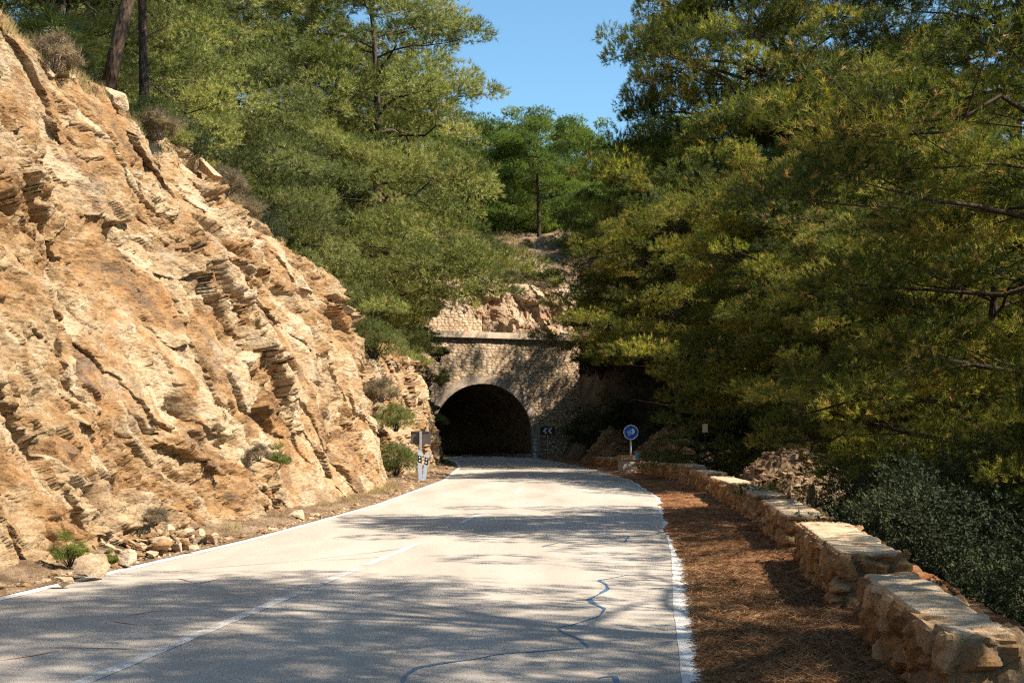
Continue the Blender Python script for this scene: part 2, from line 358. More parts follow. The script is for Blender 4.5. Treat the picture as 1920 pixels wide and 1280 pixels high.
# ------------------------------------------------------------------ road
ys = np.concatenate([np.arange(-20, 30, .25), np.arange(30, 128, .8)]); us = np.linspace(0, 1, 15)
xx = XL(ys)[:, None] * (1 - us) + XR(ys)[:, None] * us
zz = road_z(ys)[:, None] + .035 * (1 - (2 * us - 1) ** 2)[None]
road = tag(obj('road', mesh('road', np.stack([xx, np.broadcast_to(ys[:, None], xx.shape), zz], -1).reshape(-1, 3), gridq(len(ys), 15), M['asphalt'], True)), kind='structure')
def surf(x, y):
    u = np.clip((x - XL(y)) / (XR(y) - XL(y)), 0, 1); return road_z(y) + .035 * (1 - (2 * u - 1) ** 2)
def strip(name, fa, fb, y0, y1, mat, dz=.004, step=.25, jag=0, parent=road, nu=2):
    yy = np.arange(y0, y1 + 1e-6, step); a = fa(yy); b = fb(yy)
    if jag:
        P = np.stack([yy * 3.1, yy * 0 + 3, yy * 0], 1); a = a + jag * fbm(P, 4, 3); b = b + jag * fbm(P, 4, 44)
    uu = np.linspace(0, 1, nu); x = a[:, None] * (1 - uu) + b[:, None] * uu; y = np.broadcast_to(yy[:, None], x.shape)
    V = np.stack([x, y, surf(x, y) + dz], -1).reshape(-1, 3)
    return obj(name, mesh(name, V, gridq(len(yy), nu), mat), parent)
strip('edge_line', lambda y: XL(y) + .03, lambda y: XL(y) + .19, -20, 74, M['line'], jag=.012, step=.1)
strip('edge_line', lambda y: XR(y) - .24, lambda y: XR(y) - .07, -20, 74, M['line'], jag=.012, step=.1)
cl = lambda y: (XL(y) + XR(y)) / 2 - .5 * np.clip(1.4 - y / 60, 0, 1)
for a_, b_ in ((2, 12.4), (13.0, 14.9), (15.4, 18.6), (23, 26.5), (34, 37.5), (46, 49.5), (58, 61.5)):
    strip('centre_line', lambda y: cl(y) - .06, lambda y: cl(y) + .06, a_, b_, M['worn_line'], jag=.012, step=.1)
def ribbon(name, pts, wd, mat, dz=.004, seed=0, wob=.015):
    W_ = []
    for px, py in pts:
        D = 12.
        for _ in range(40): D = F * (CH - float(road_z(D))) / (py - HY)
        W_.append((X(px, D), D))
    W_ = np.array(W_); d = np.concatenate([[0], np.cumsum(np.hypot(*np.diff(W_, axis=0).T))])
    s = np.arange(0, d[-1], .04); P = np.stack([np.interp(s, d, W_[:, 0]), np.interp(s, d, W_[:, 1])], 1)
    k = np.hanning(7); k /= k.sum()
    for c in (0, 1):
        if len(P) > 9: P[3:-3, c] = np.convolve(P[:, c], k, 'valid')
    n = fbm(np.stack([s * 5, s * 0 + seed, s * 0], 1), 4, seed); P[:, 0] += n * wob
    t = np.gradient(P, axis=0); t /= np.linalg.norm(t, axis=1)[:, None] + 1e-9; nn = np.stack([-t[:, 1], t[:, 0]], 1)
    ww = wd * (.75 + .5 * vnoise(np.stack([s * 2.3, s * 0, s * 0 + seed], 1), 5)) * np.minimum(1, np.minimum(s, s[-1] - s) / .2 + .15)
    a = P + nn * ww[:, None] / 2; b = P - nn * ww[:, None] / 2
    V = np.stack([a, b], 1).reshape(-1, 2); V = np.column_stack([V, surf(V[:, 0], V[:, 1]) + dz])
    return obj(name, mesh(name, V, gridq(len(s), 2), mat), road)
ribbon('crack_seal', [(1182, 1079), (1150, 1086), (1121, 1091), (1135, 1098), (1143, 1106), (1118, 1120), (1104, 1127), (1115, 1136), (1134, 1144), (1124, 1157), (1100, 1167), (1070, 1176), (1043, 1181), (1056, 1190), (1088, 1203), (1102, 1216), (1098, 1221)], .05, M['tar'], seed=3)
ribbon('crack_seal', [(1096, 1219), (1020, 1225), (940, 1232), (890, 1243), (830, 1250), (775, 1262), (758, 1279), (752, 1330)], .05, M['tar'], seed=4)
ribbon('crack_seal', [(1014, 1029), (1050, 1020), (1090, 1024), (1170, 1019), (1180, 1006)], .045, M['tar'], seed=5)
ribbon('crack_seal', [(1118, 1276), (1150, 1270), (1170, 1300)], .05, M['tar'], seed=6)
ribbon('crack', [(264, 1079), (400, 1067), (560, 1056), (700, 1040), (790, 1028)], .018, M['crack'], seed=7)
ribbon('crack', [(262, 1090), (335, 1088), (372, 1099), (413, 1089), (470, 1084)], .022, M['crack'], seed=8)
ribbon('crack', [(580, 1055), (660, 1053), (740, 1047)], .014, M['crack'], seed=9)
ribbon('crack', [(850, 975), (900, 966), (1010, 960), (1050, 968)], .02, M['crack'], seed=10)
for k_, pts in enumerate(([(-40, 1252), (60, 1238), (120, 1226)], [(-20, 1258), (40, 1266), (90, 1268)], [(205, 1170), (260, 1179), (330, 1176)], [(60, 1222), (150, 1222), (260, 1226)], [(240, 1160), (300, 1150), (330, 1152)])):
    ribbon('orange_mark', pts, .022, M['rust_mark'], seed=12 + k_)

# verges
def verge(name, fa, fb, y0, y1, mat, hf, jag, n=26):
    yy = spaced(y0, y1, lambda t: .2 + np.abs(t) * .05, 1500); a = fa(yy); b = fb(yy)
    if jag:
        P = np.stack([yy * 1.1, yy * 0, yy * 0], 1); a = a + jag * (fbm(P * .8, 6, 31, .72) * 2.2) * np.clip(1.35 - yy / 40, .5, 1)
    uu = np.linspace(0, 1, n) ** 1.3; x = a[:, None] * (1 - uu) + b[:, None] * uu; y = np.broadcast_to(yy[:, None], x.shape)
    z = hf(x, y, np.broadcast_to(uu[None], x.shape))
    return tag(obj(name, mesh(name, np.stack([x, y, z], -1).reshape(-1, 3), gridq(len(yy), n), mat, True)), kind='structure')
def hr(x, y, u):
    P = np.stack([x.ravel(), y.ravel(), 0 * x.ravel()], 1)
    k = np.clip(u * 5, 0, 1)
    return surf(x, y) + .009 + k * (.05 * u + (fbm(P * 1.7, 4, 61) * .05 + fbm(P * 9, 3, 62) * .016).reshape(x.shape) + .03)
verge('verge', lambda y: XR(y) - .05 - .13 * sstep(13, 22, y), lambda y: XW(y) + 1.3, -12, 79, M['litter'], hr, .13)
def hl(x, y, u):
    P = np.stack([x.ravel(), y.ravel(), 0 * x.ravel()], 1)
    k = np.clip(u * 4, 0, 1)
    return surf(x, y) + .008 + k * (.3 * u ** 2 + (fbm(P * 2.2, 4, 71) * .1 + np.abs(fbm(P * 8, 3, 72)) * .06).reshape(x.shape) + .02)
M['gravel'] = soil('stony_verge', [(.2, .13, .08, 1), (.34, .235, .145, 1), (.5, .37, .25, 1)], None, 3)
v2 = verge('gravel_verge', lambda y: XL(y) + .02, lambda y: XB(y) - 1.0, -12, 79, M['gravel'], hl, .03)

# ------------------------------------------------------------------ cliff
def cliff(name, y0, y1, ny, nt_, mat, seed=0):
    yy = spaced(y0, y1, lambda t: t, ny)
    tt = np.concatenate([np.linspace(-.08, 1, int(nt_ * .84)), np.linspace(1, 1.5, nt_ - int(nt_ * .84) + 1)[1:]])
    xb, xt, H, zr = XB(yy), XT(yy), HT(yy), road_z(yy)
    f = np.clip(tt, -.1, 1)[None]; g = np.clip(tt - 1, 0, 1)[None] * 8
    bow = np.sin(np.clip(tt, 0, 1) * math.pi)[None]
    x = xb[:, None] + (xt - xb)[:, None] * np.sign(f) * np.abs(f) ** 1.12 - g * .92
    z = zr[:, None] - .05 + (H - zr)[:, None] * f + g * .40
    y = np.broadcast_to(yy[:, None], x.shape)
    P = np.stack([x, y, z], -1); du = np.gradient(P, axis=0); dv = np.gradient(P, axis=1)
    N = np.cross(du, dv); N /= np.linalg.norm(N, axis=-1)[..., None] + 1e-9
    if N[..., 0].mean() < 0: N = -N
    P = P.reshape(-1, 3); N = N.reshape(-1, 3)
    k = np.ones(31) / 31; N2 = N.reshape(len(yy), len(tt), 3)
    for c in range(3): N2[..., c] = np.apply_along_axis(lambda q: np.convolve(np.pad(q, 15, 'edge'), k, 'valid'), 0, N2[..., c])
    N = N2.reshape(-1, 3); N /= np.linalg.norm(N, axis=1)[:, None]
    an = R(36); la = np.array([.12, math.cos(an), -math.sin(an)]); nn = np.array([-.25, math.sin(an), math.cos(an)])
    la /= np.linalg.norm(la); nn -= la * (nn @ la); nn /= np.linalg.norm(nn); rr = np.cross(la, nn)
    warp = fbm(P * .45, 3, 3 + seed)
    S = np.stack([P @ la, P @ nn + warp * .9, P @ rr], 1)
    big = fbm(P * .2, 3, 1 + seed) * .75 + fbm(S * np.array([.35, .9, .6]), 4, 8 + seed) * .34
    msk = sstep(-.25, .25, fbm(P * .33, 3, 21 + seed))             # rough ground against smooth slabs
    q = S[:, 1] * .75 + .5 * fbm(S * np.array([.25, .5, .4]), 3, 5); fr = q - np.floor(q)
    led = (fr * sstep(1.0, .72, fr) - .4) * (.15 + .5 * sstep(-.15, .4, fbm(P * .4 + 9, 3, 33)))
    f1, c1, e1 = facet(S * np.array([.55, 1.25, .9]) + 3, 41 + seed, .9)
    f2, c2, e2 = facet(S * np.array([1.5, 3.4, 2.4]) + fbm(P * 2, 2, 6)[:, None] * .3, 42 + seed, .9)
    f4, c4, e4 = facet(P * np.array([10., 10., 13.]), 47 + seed, .9)
    f3, c3, e3 = facet(S * np.array([4.6, 7.4, 5.6]) + fbm(P * 5, 2, 7)[:, None] * .3, 43 + seed, .9)
    rg = fbm(P * 2.4, 6, 51, .64)
    d = big + led * .5 + f1 * .4 * (.35 + .65 * msk) + f2 * .27 * (.25 + .75 * msk) + f3 * .105 * (.3 + .7 * msk) + f4 * .045 * (.3 + .7 * msk) + rg * .2 * (.25 + .75 * msk)
    hole = sstep(.34, .62, fbm(S * np.array([.8, 1.9, 1.2]) + 30, 3, 77)); d = d - hole * .4
    fade = 1 - sstep(1.02, 1.3, np.broadcast_to(tt[None], x.shape).ravel()) * .75
    d = d * fade * np.clip(.35 + np.broadcast_to(tt[None], x.shape).ravel() * 2.5, .3, 1)
    nd = P + N * (d - .1)[:, None] + la * (f2 * .06)[:, None] - np.array([0, 0, 1.]) * (f1 * .12)[:, None] * fade[:, None]
    tint = np.clip(.5 + (c1 - .5) * .55 + (c2 - .5) * .35 + (c3 - .5) * .2, 0, 1)
    tl = np.broadcast_to(tt[None], x.shape).ravel(); tint = tint - .35 * sstep(.97, 1.12, tl)
    lipm = (tl > .97) & (tl < 1.3)
    return obj(name, mesh(name, nd, gridq(len(yy), len(tt)), mat, True, {'tint': tint})), nd[lipm]
c1, lip1 = cliff('rock_cliff', 8.5, 44.5, 1150, 360, M['cliff'])
tag(c1, kind='structure')
c2, lip2 = cliff('rock_outcrop', 44.3, 82, 330, 200, M['cliff'], 100); tag(c2, kind='structure')

# ------------------------------------------------------------------ tunnel portal
por = empty('tunnel_portal', (PC[0], PC[1], PZ), PA, label='stone tunnel portal with a dark round arch at the end of the road', cat='tunnel')
HW, SP, TOP = 3.3, 1.33, 7.45                       # half width, springing, wall top above the road
def archp(r_, n=40, y=0, leg=True):
    th = np.linspace(math.pi, 0, n); P = [(r_ * math.cos(t), SP + r_ * math.sin(t)) for t in th]
    return [(-r_, -.2)] + P + [(r_, -.2)]
def relief_wall(name, x0, x1, z0, z1, cut, mat, parent, y=0, res=.045, amp=.034, top=None, sx=3.5, sz=5.6, seed=0):
    gx = np.arange(x0, x1 + res, res); gz = np.arange(z0, z1 + res, res)
    A, B = np.meshgrid(gx, gz, indexing='ij'); P = np.stack([A.ravel(), B.ravel(), 0 * A.ravel()], 1)
    wz = fbm(P * .8, 2, 4 + seed) * .3
    f1, f2, r_, d = voro(np.stack([P[:, 0] * sx + wz, P[:, 1] * sz + wz, np.full(len(P), .5)], 1), 60 + seed, .75); e = f2 - f1
    dd = sstep(0, .3, e) * (.5 + .9 * r_[:, 0]) * amp + fbm(P * 6, 3, 70) * amp * .3 + fbm(P * .7, 3, 71) * .08
    V = np.stack([P[:, 0], y - dd, P[:, 1]], 1); Q = gridq(len(gx), len(gz)); c = V[Q].mean(1)
    keep = ~cut(c[:, 0], c[:, 2]) if cut else np.ones(len(Q), bool)
    if top is not None: keep &= c[:, 2] < top(c[:, 0])
    Q = Q[keep][:, ::-1]
    used = np.unique(Q); mp = np.full(len(V), -1); mp[used] = np.arange(len(used))
    return obj(name, mesh(name, V[used], mp[Q], mat, True, {'tint': r_[used, 1], 'edge': e[used]}), parent)
rc = HW + .25
cut = lambda x, z: ((x * x + (z - SP) ** 2) < rc * rc) & (z > SP) | ((np.abs(x) < rc) & (z <= SP))
relief_wall('wall', -6.4, 6.6, -.4, TOP, cut, M['portal'], por)
mb = MB()                                            # arch ring with real depth
for a_, b_, yy_ in ((HW, HW + .52, -.13),):
    I = np.array(archp(a_)); O = np.array(archp(b_)); n = len(I)
    V = np.concatenate([np.column_stack([I[:, 0], np.full(n, yy_), I[:, 1]]), np.column_stack([O[:, 0], np.full(n, yy_), O[:, 1]]),
                        np.column_stack([I[:, 0], np.full(n, .6), I[:, 1]]), np.column_stack([O[:, 0], np.full(n, .6), O[:, 1]])])
    i = np.arange(n - 1)
    Q = np.concatenate([np.stack([i, n + i, n + i + 1, i + 1], 1), np.stack([i, i + 1, 2 * n + i + 1, 2 * n + i], 1), np.stack([n + i, 3 * n + i, 3 * n + i + 1, n + i + 1], 1)])
    mb.add(V, Q)
mb.build('arch_ring', M['ring'], por, smooth=False)
# lining: barrel 45 m long, bumpy, closed far away
ly_ = np.concatenate([[.12, .5], np.linspace(.9, 46, 118)]); a_ = np.array(archp(HW - .012, 40)); n = len(a_)
V = np.stack([np.broadcast_to(a_[None, :, 0], (120, n)), np.broadcast_to(ly_[:, None], (120, n)), np.broadcast_to(a_[None, :, 1], (120, n))], -1).reshape(-1, 3)
V = V + (fbm(V * 1.1, 3, 7) * .09 * sstep(.6, 3, V[:, 1]))[:, None] * np.stack([-V[:, 0], 0 * V[:, 0], SP - V[:, 2]], 1) / HW
bend = np.stack([-.010 * V[:, 1] ** 2, 0 * V[:, 1], 0 * V[:, 1]], 1)
V = V + bend
V2 = np.vstack([V, [[-.01 * 46 ** 2, 46, 2]]]); T = [[len(V), (119) * n + i, (119) * n + i + 1] for i in range(n - 1)]
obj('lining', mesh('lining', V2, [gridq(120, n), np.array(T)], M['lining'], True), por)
mb = MB(); mb.box((0, -.02, TOP + .14), (6.5, .27, .13)); mb.box((0, .06, TOP + .33), (6.45, .33, .06)); mb.box((0, .03, TOP - .03), (6.45, .16, .04))
mb.build('cornice', M['cornice'], por)
relief_wall('upper_wall', -4.2, .1, TOP + .3, 9.7, None, M['portal'], por, y=.42, res=.05, amp=.04, top=lambda x: 9.4 - .35 * np.abs(x + 1.6) + .25 * np.sin(x * 7), seed=5)
# concrete kerb inside
MB().box((HW - .35, 4, .12), (.22, 5.5, .13)).build('kerb', M['ring'], por)
# rock face above the cornice
def rockface(name, x0, x1, z0, ztop, y0, dy, mat, seed, res=.06, amp=1.):
    gx = np.arange(x0, x1, res); gt = np.arange(0, 1, res / 3.2)
    A, T_ = np.meshgrid(gx, gt, indexing='ij'); zt = ztop(A)
    Zz = z0 + (zt - z0) * T_; Y = y0 + dy * T_ ** 1.3 + 0 * A
    wx, wy = to_world(A, Y); P = np.stack([wx, wy, Zz], -1).reshape(-1, 3)
    f1, c1_, _ = facet(P * np.array([.7, .7, .55]), seed, .9); f2, c2_, _ = facet(P * np.array([2., 2., 1.3]), seed + 1, .9); f3, c3_, _ = facet(P * 6., seed + 2, .9)
    d = (f1 * .8 + f2 * .26 + f3 * .07 + fbm(P * .7, 4, seed) * .8) * amp
    ed = (np.clip(T_ * 5, .25, 1) * (1 - .75 * sstep(.75, 1, T_))).ravel()
    P = P + np.array([sa, -ca, .25]) * (d * ed)[:, None]
    return tag(obj(name, mesh(name, P, gridq(len(gx), len(gt)), mat, False, {'tint': np.clip(.5 + (c1_ - .5) * .5 + (c2_ - .5) * .4, 0, 1)})), kind='structure')
rockface('portal_rock_face', -6.8, 7.2, PZ + TOP + .2, lambda x: PZ + 11.1 + .5 * np.exp(-((x - 1) / 2.5) ** 2) + .12 * np.sin(x * 2), .85, 1.9, M['rock2'], 200, amp=.85)
rockface('summit_rock_band', -1.5, 3.2, 16.0, lambda x: 18.3 + .3 * np.sin(x), 17.2, .8, M['cliff'], 230, amp=.5)

# ------------------------------------------------------------------ foliage
rng = np.random.default_rng(7)
def unit(v): return v / (np.linalg.norm(v, axis=-1, keepdims=True) + 1e-9)
def needles(T, Dn, tint, k, ln, wd, spread, r_, quad=False, along=.1):
    """k blades round every twig tip T pointing roughly along Dn."""
    n = len(T); T = np.repeat(T, k, 0); Dn = np.repeat(Dn, k, 0); t = np.repeat(tint, k)
    rv = unit(r_.normal(size=(n * k, 3))); side = unit(np.cross(Dn, rv)); a = r_.uniform(.15, 1, n * k)[:, None] * spread
    v = Dn * np.cos(a) + side * np.sin(a); L = ln * r_.uniform(.65, 1.15, n * k)[:, None]
    base = T - Dn * r_.uniform(0, along, n * k)[:, None]; wv = unit(np.cross(v, unit(r_.normal(size=(n * k, 3))))) * wd / 2
    t = np.clip(t + r_.normal(size=n * k) * .07, 0, 1)
    if quad:
        m = base + v * L * .45
        V = np.stack([base, m + wv, base + v * L, m - wv], 1).reshape(-1, 3); return V, np.arange(len(V)).reshape(-1, 4), np.repeat(t, 4)
    V = np.stack([base - wv, base + wv, base + v * L], 1).reshape(-1, 3); return V, np.arange(len(V)).reshape(-1, 3), np.repeat(t, 3)
def cloud(r_, C, rad, n, flat=.55, shell=.55):
    """points and outward directions in the upper part of a flattened clump."""
    d = unit(r_.normal(size=(n, 3))); d[:, 2] = np.abs(d[:, 2]) * .9 - .32; d = unit(d)
    q = shell + (1 - shell) * r_.random(n) ** .6; q = q * (1 + .22 * vnoise(d * 2.2 + C.sum(), 3))
    return C + d * (rad * q)[:, None] * np.array([1, 1, flat]), d
def pine(seed, H, Rr, base, lim, mat, nl=.14, nw=.011, tufts=62, blades=11, crad=.62, sub=5, lean=(0, 0), brown=.03, prof=None, up=.28, droop=.12, dead=5, tr=.19):
    r_ = np.random.default_rng(seed)
    prof = prof or (lambda h: np.sin(np.clip(h, 0, 1) ** .75 * math.pi * .93 + .18) ** .8)
    tz = np.linspace(0, H * .96, 12); k = tz / H
    wob = np.stack([np.sin(k * 4 + seed) * .3 * k + lean[0] * k ** 1.3 * H, np.cos(k * 3.3 + seed) * .3 * k + lean[1] * k ** 1.3 * H], 1)
    P = np.column_stack([wob, tz]); P[0, 2] = -.6
    tm = MB(); tm.tube(P, tr * (1 - .85 * k) + .015, 10)
    bm_ = MB(); C = []; RD = []
    for i in range(lim):
        h = base + (1 - base) * ((i + .6 * r_.random()) / lim); z = h * H * .95
        o = np.array([np.interp(z, tz, P[:, 0]), np.interp(z, tz, P[:, 1]), z]); az = i * 2.39996 + r_.normal() * .35
        L = Rr * prof((h - base) / (1 - base)) * r_.uniform(.62, 1.12) + .25; el = up + .55 * (h - base) + r_.normal() * .12
        s = np.linspace(0, 1, 6); dv = np.array([math.cos(az), math.sin(az), 0])
        Q_ = o + dv * (L * s)[:, None] + np.array([0, 0, 1]) * (L * (np.tan(el) * s * .75 - droop * 2.2 * s ** 2))[:, None] + r_.normal(size=(6, 3)) * .05 * L * s[:, None]
        tm.tube(Q_, (.022 + .011 * L) * (1.05 - s) * (1.35 - h) + .006, 5, False)
        pts = [Q_[-1]]
        for j in range(sub):
            f = r_.uniform(.3, 1.); p0 = np.array([np.interp(f, s, Q_[:, c]) for c in range(3)])
            a2 = az + r_.choice([-1, 1]) * r_.uniform(.4, 1.3); l2 = L * r_.uniform(.18, .42)
            p1 = p0 + np.array([math.cos(a2) * l2, math.sin(a2) * l2, l2 * r_.uniform(-.1, .5)])
            tm.tube([p0, (p0 + p1) / 2 + [0, 0, -.02], p1], [.016, .011, .006], 4, False); pts.append(p1)
        for p in pts: C.append(p); RD.append(crad * r_.uniform(.65, 1.25) * (1.1 - .35 * h))
    for i in range(3):
        C.append(P[-1] + r_.normal(size=3) * .25); RD.append(crad * .8)
    Vs, Fs, Ts, n0 = [], [], [], 0
    for c, q in zip(C, RD):
        m = max(8, int(tufts * (q / crad) ** 2)); T_, d = cloud(r_, c, q, m)
        ct = r_.uniform(.08, .85); t = np.clip(ct + r_.normal(size=m) * .11, 0, .88); t = np.where(r_.random(m) < brown * 2 * r_.random(), r_.uniform(.93, 1, m), t)
        d = unit(d + np.array([0, 0, .35]) + r_.normal(size=d.shape) * .3)
        v, f, tt = needles(T_, d, t, blades, nl, nw, 1.15, r_); Vs.append(v); Fs.append(f + n0); Ts.append(tt); n0 += len(v)
    DB = []
    for i in range(dead):
        z = H * r_.uniform(base * .3, .55); az = r_.uniform(0, 6.28); L = Rr * r_.uniform(.5, .95); q = np.linspace(0, 1, 7)
        o = np.array([np.interp(z, tz, P[:, 0]), np.interp(z, tz, P[:, 1]), z])
        B_ = o + np.array([math.cos(az), math.sin(az), .1]) * (L * q)[:, None] + r_.normal(size=(7, 3)) * .07 * q[:, None]; DB.append(MB().tube(B_, .024 * (1.15 - q), 5, False))
    root = empty('pine_tree', (0, 0, 0)); tm.build('trunk', M['bark'], root, smooth=True)
    obj('crown', mesh('crown', np.concatenate(Vs), np.concatenate(Fs), M[mat], False, {'tint': np.concatenate(Ts)}), root)
    for b_ in DB: b_.build('bare_branch', M['twig'], root, smooth=True)
    return root
full = lambda h: np.clip(1.05 - .75 * np.clip(h, 0, 1) ** 1.6, .2, 1)
wide = lambda h: np.clip(.62 + .5 * np.sin(np.clip(h, 0, 1) * 3.0 + .1), .3, 1) * (1 - .45 * np.clip(h, 0, 1) ** 3)
PR = {
 'olive_low': pine(11, 9.5, 5.0, .04, 44, 'pine_olive', tufts=190, blades=10, crad=1.02, prof=wide, up=.05, droop=.16, dead=3, nw=.018, nl=.17, sub=4),
 'olive_high': pine(19, 12, 4.2, .46, 38, 'pine_olive', tufts=170, blades=9, crad=1.0, prof=wide, up=.2, droop=.1, dead=3, nw=.018, nl=.17, sub=4, tr=.135),
 'olive_tall': pine(12, 13, 4.8, .14, 48, 'pine_olive', tufts=190, blades=10, crad=1.05, prof=wide, up=.15, droop=.13, dead=3, nw=.018, nl=.17, sub=4),
 'far_trunk': pine(18, 11.5, 4.4, .4, 34, 'pine_green', tufts=170, blades=9, crad=1.3, sub=3, up=.3, droop=.02, nw=.034, nl=.2, dead=1, prof=wide),
 'far_round': pine(13, 10.5, 4.8, .16, 40, 'pine_green', tufts=170, blades=9, crad=1.35, sub=3, up=.25, droop=.03, nw=.034, nl=.2, dead=1, prof=wide),
 'gold': pine(14, 9.5, 4.0, .05, 56, 'pine_gold', tufts=160, blades=12, crad=.76, brown=.06, prof=wide, up=.15, dead=4, nw=.012, nl=.12, sub=5),
 'gold_open': pine(15, 11.5, 4.0, .14, 52, 'pine_gold', tufts=160, blades=12, crad=.76, brown=.05, up=.25, dead=5, nw=.012, nl=.12, sub=5),
 'gold_airy': pine(21, 11.5, 4.2, .18, 44, 'pine_gold', tufts=110, blades=11, crad=.68, brown=.05, up=.25, dead=4, nw=.012, nl=.12, sub=4),
 'gold_high': pine(17, 11.5, 4.2, .34, 50, 'pine_gold', tufts=165, blades=12, crad=.85, brown=.06, prof=wide, up=.3, droop=.06, dead=5, nw=.014, nl=.14, sub=5),
 'young': pine(16, 2.7, 1.25, .03, 26, 'sapling', tufts=34, blades=10, crad=.32, sub=4, brown=.0, prof=full, dead=0, nw=.012, nl=.11, tr=.05),
}
used = set()
def place(kind, x, y, s, label, group=None, rz=0., sz=None, dz=0., lean=(0, 0), z=None, cat='pine tree', src=None):
    o = (src or PR)[kind]
    if kind in used: o = copy_tree(o)
    used.add(kind)
    o.location = (x, y, (float(terr(x, y)) if z is None else z) + dz); o.rotation_euler = (lean[0], lean[1], rz)
    o.scale = (s, s, (sz or s)); tag(o, label, cat, group); return o
LG = 'pines on the slope above the left cliff'; RG = 'pines beyond the parapet on the right'; FG = 'pines on the hill over the tunnel'
# left slope, near to far
place('olive_high', X(205, 26), 26, 1.0, 'pine with a dark leaning trunk rooted at the top edge of the near cliff', LG, .5, lean=(0, .2), z=Z(150, 26))
place('olive_low', -12.4, 35.5, .95, 'olive green pine behind the boulder on the cliff lip, left of the others', LG, 1.1)
place('olive_low', -10.6, 43, .95, 'broad pine whose drooping skirt hangs over the middle of the cliff top', LG, 2.2)
place('olive_tall', -14.5, 47, 1.05, 'tall pine filling the top of the photo above the cliff', LG, 3.9)
place('olive_low', -8.6, 50, .84, 'low bushy pine hanging over the end of the near cliff', LG, 4.4)
place('olive_tall', -6.3, 58, 1.4, 'tall pine standing up against the left edge of the sky', LG, 5.6)
place('olive_low', -7.3, 60.5, .74, 'drooping pine on top of the outcrop beside the tunnel', LG, .9, dz=1.0)
place('olive_low', -7.4, 71.5, .7, 'pine with long branches reaching out above the tunnel cornice', LG, 2.7, dz=.9)
place('olive_tall', -10.5, 66, 1.5, 'tall pine behind the sky edge tree, darker and higher', LG, 1.3)
place('olive_tall', -12.5, 52, 1.35, 'pine filling the upper left behind the drooping skirt', LG, 4.9)
place('olive_tall', -10.0, 84, 1.0, 'pine behind the outcrop, its crown cutting into the sky gap', LG, 1.9)
place('olive_tall', -18, 58, 1.15, 'pine high on the left slope, mostly behind nearer crowns', LG, 3.1)
place('olive_tall', -19, 40, 1.0, 'shaded pine high behind the leaning trunk', LG, .2)
place('olive_high', X(270, 30), 30, .85, 'dark thin trunk just right of and behind the leaning trunk', LG, 4.0, z=Z(95, 30) - 1.8)
# far hill
for q in ((940, 104, .98, 1.0, 'left rounded pine on the skyline above the tunnel'), (1010, 98, .8, 3.3, 'dark trunked pine standing alone above the dry grass slope'),
          (1085, 112, 1.05, 4.1, 'highest rounded pine on the skyline gap'), (1150, 108, .84, .4, 'bright pine low on the skyline right of the gap'),
          (1215, 104, .85, 2.0, 'rounded pine on the skyline beside the right hand trees'), (880, 98, .9, 5.2, 'green pine behind the drooping olive branches over the tunnel'),
          (1115, 94, .62, 1.6, 'small pine at the right end of the dry grass slope'), (960, 114, .9, 2.9, 'pine far back filling between the skyline crowns'),
          (1290, 112, 1.0, .8, 'far pine mostly hidden behind the right hand trees'), (800, 112, 1.1, .1, 'far pine showing between the left hand crowns')):
    place('far_trunk' if q[0] == 1010 else 'far_round', X(q[0], q[1]), q[1], q[2], q[4], FG, q[3], dz=-.2 if q[0] == 1010 else -1.4)
# right side
RT = [('gold', 6.0, 71, .95, .3, 'pine overhanging the right shoulder of the tunnel portal', 2.0),
 ('gold_high', 7.6, 58, 1.0, 1.3, 'tall pine behind the blue round sign with its crown at the sky edge', 0),
 ('gold', 10.5, 73, .9, 2.2, 'pine on the bank behind the portal shoulder tree', 0),
 ('gold_high', 12.4, 66, 1.6, 1.2, 'tall pine whose open top stands against the blue sky', 12.15),
 ('gold_high', 10.4, 45, 1.1, .9, 'pine standing behind the bend of the parapet', 0),
 ('gold_high', 10.6, 39.0, .82, 4.1, 'dense pine above the further rubble mound', 0),
 ('gold_high', 12.0, 35, .95, 5.2, 'pine with reddish tips beyond the middle of the parapet', 0),
 ('gold_open', 16, 30, 1.0, .7, 'thin pine back in the ravine behind the red tipped one', 0),
 ('gold_open', 10.2, 19.6, 1.22, 1.9, 'tall near pine filling the upper right of the photo', 0),
 ('gold', 8.7, 23.6, .84, 2.8, 'sunlit pine leaning out over the parapet at right', 0),
 ('gold', 9.8, 17.6, .68, 3.7, 'pine low down in the ravine at the right edge', 0),
 ('gold_airy', 8.6, 7.0, 1.1, 4.9, 'nearest pine with branches hanging in at the top right corner', 11.45),
 ('gold_airy', 9.6, 2.6, 1.4, 5.5, 'pine beside the camera that shades the front of the road', 11.9),
 ('gold_airy', 12.5, -.5, 1.5, 2.5, 'pine out of the frame at right behind the nearest one', 12.1),
 ('gold_open', 13.4, 44.6, 1.6, 3.3, 'broad pine filling the top of the photo right of the open topped one', 0),
 ('gold_open', 14.0, 65, 1.7, .2, 'pine standing just right of the open topped one at the sky edge', 12.5),
 ('gold', 17, 64, 2.1, 4.2, 'big dark pine far back at the top right', 0),
 ('gold_open', 24, 60, 2.2, 5.1, 'big dark pine far back, right of its equal', 0),
 ('gold', 15.5, 38, 1.5, .5, 'pine in the ravine whose crown darkens the upper right', 0),
 ('gold', 16, 53, 1.3, 1.1, 'big pine deep on the right slope behind the others', 0),
 ('gold_open', 21, 46, 1.5, 2.5, 'pine far right on the slope, dark against the sky peeks', 0),
 ('gold', 21, 30, 1.35, 3.5, 'shaded pine deep in the ravine at right', 0),
 ('gold_open', 26, 58, 1.6, 4.5, 'farthest pine of the right slope', 0),
 ('gold', 7.6, 78, .62, 2.9, 'pine on the bank top throwing its shade across the portal wall', 0),
 ('gold', 18.5, 68, 1.3, .9, 'pine high on the bank right of the tunnel', 0)]
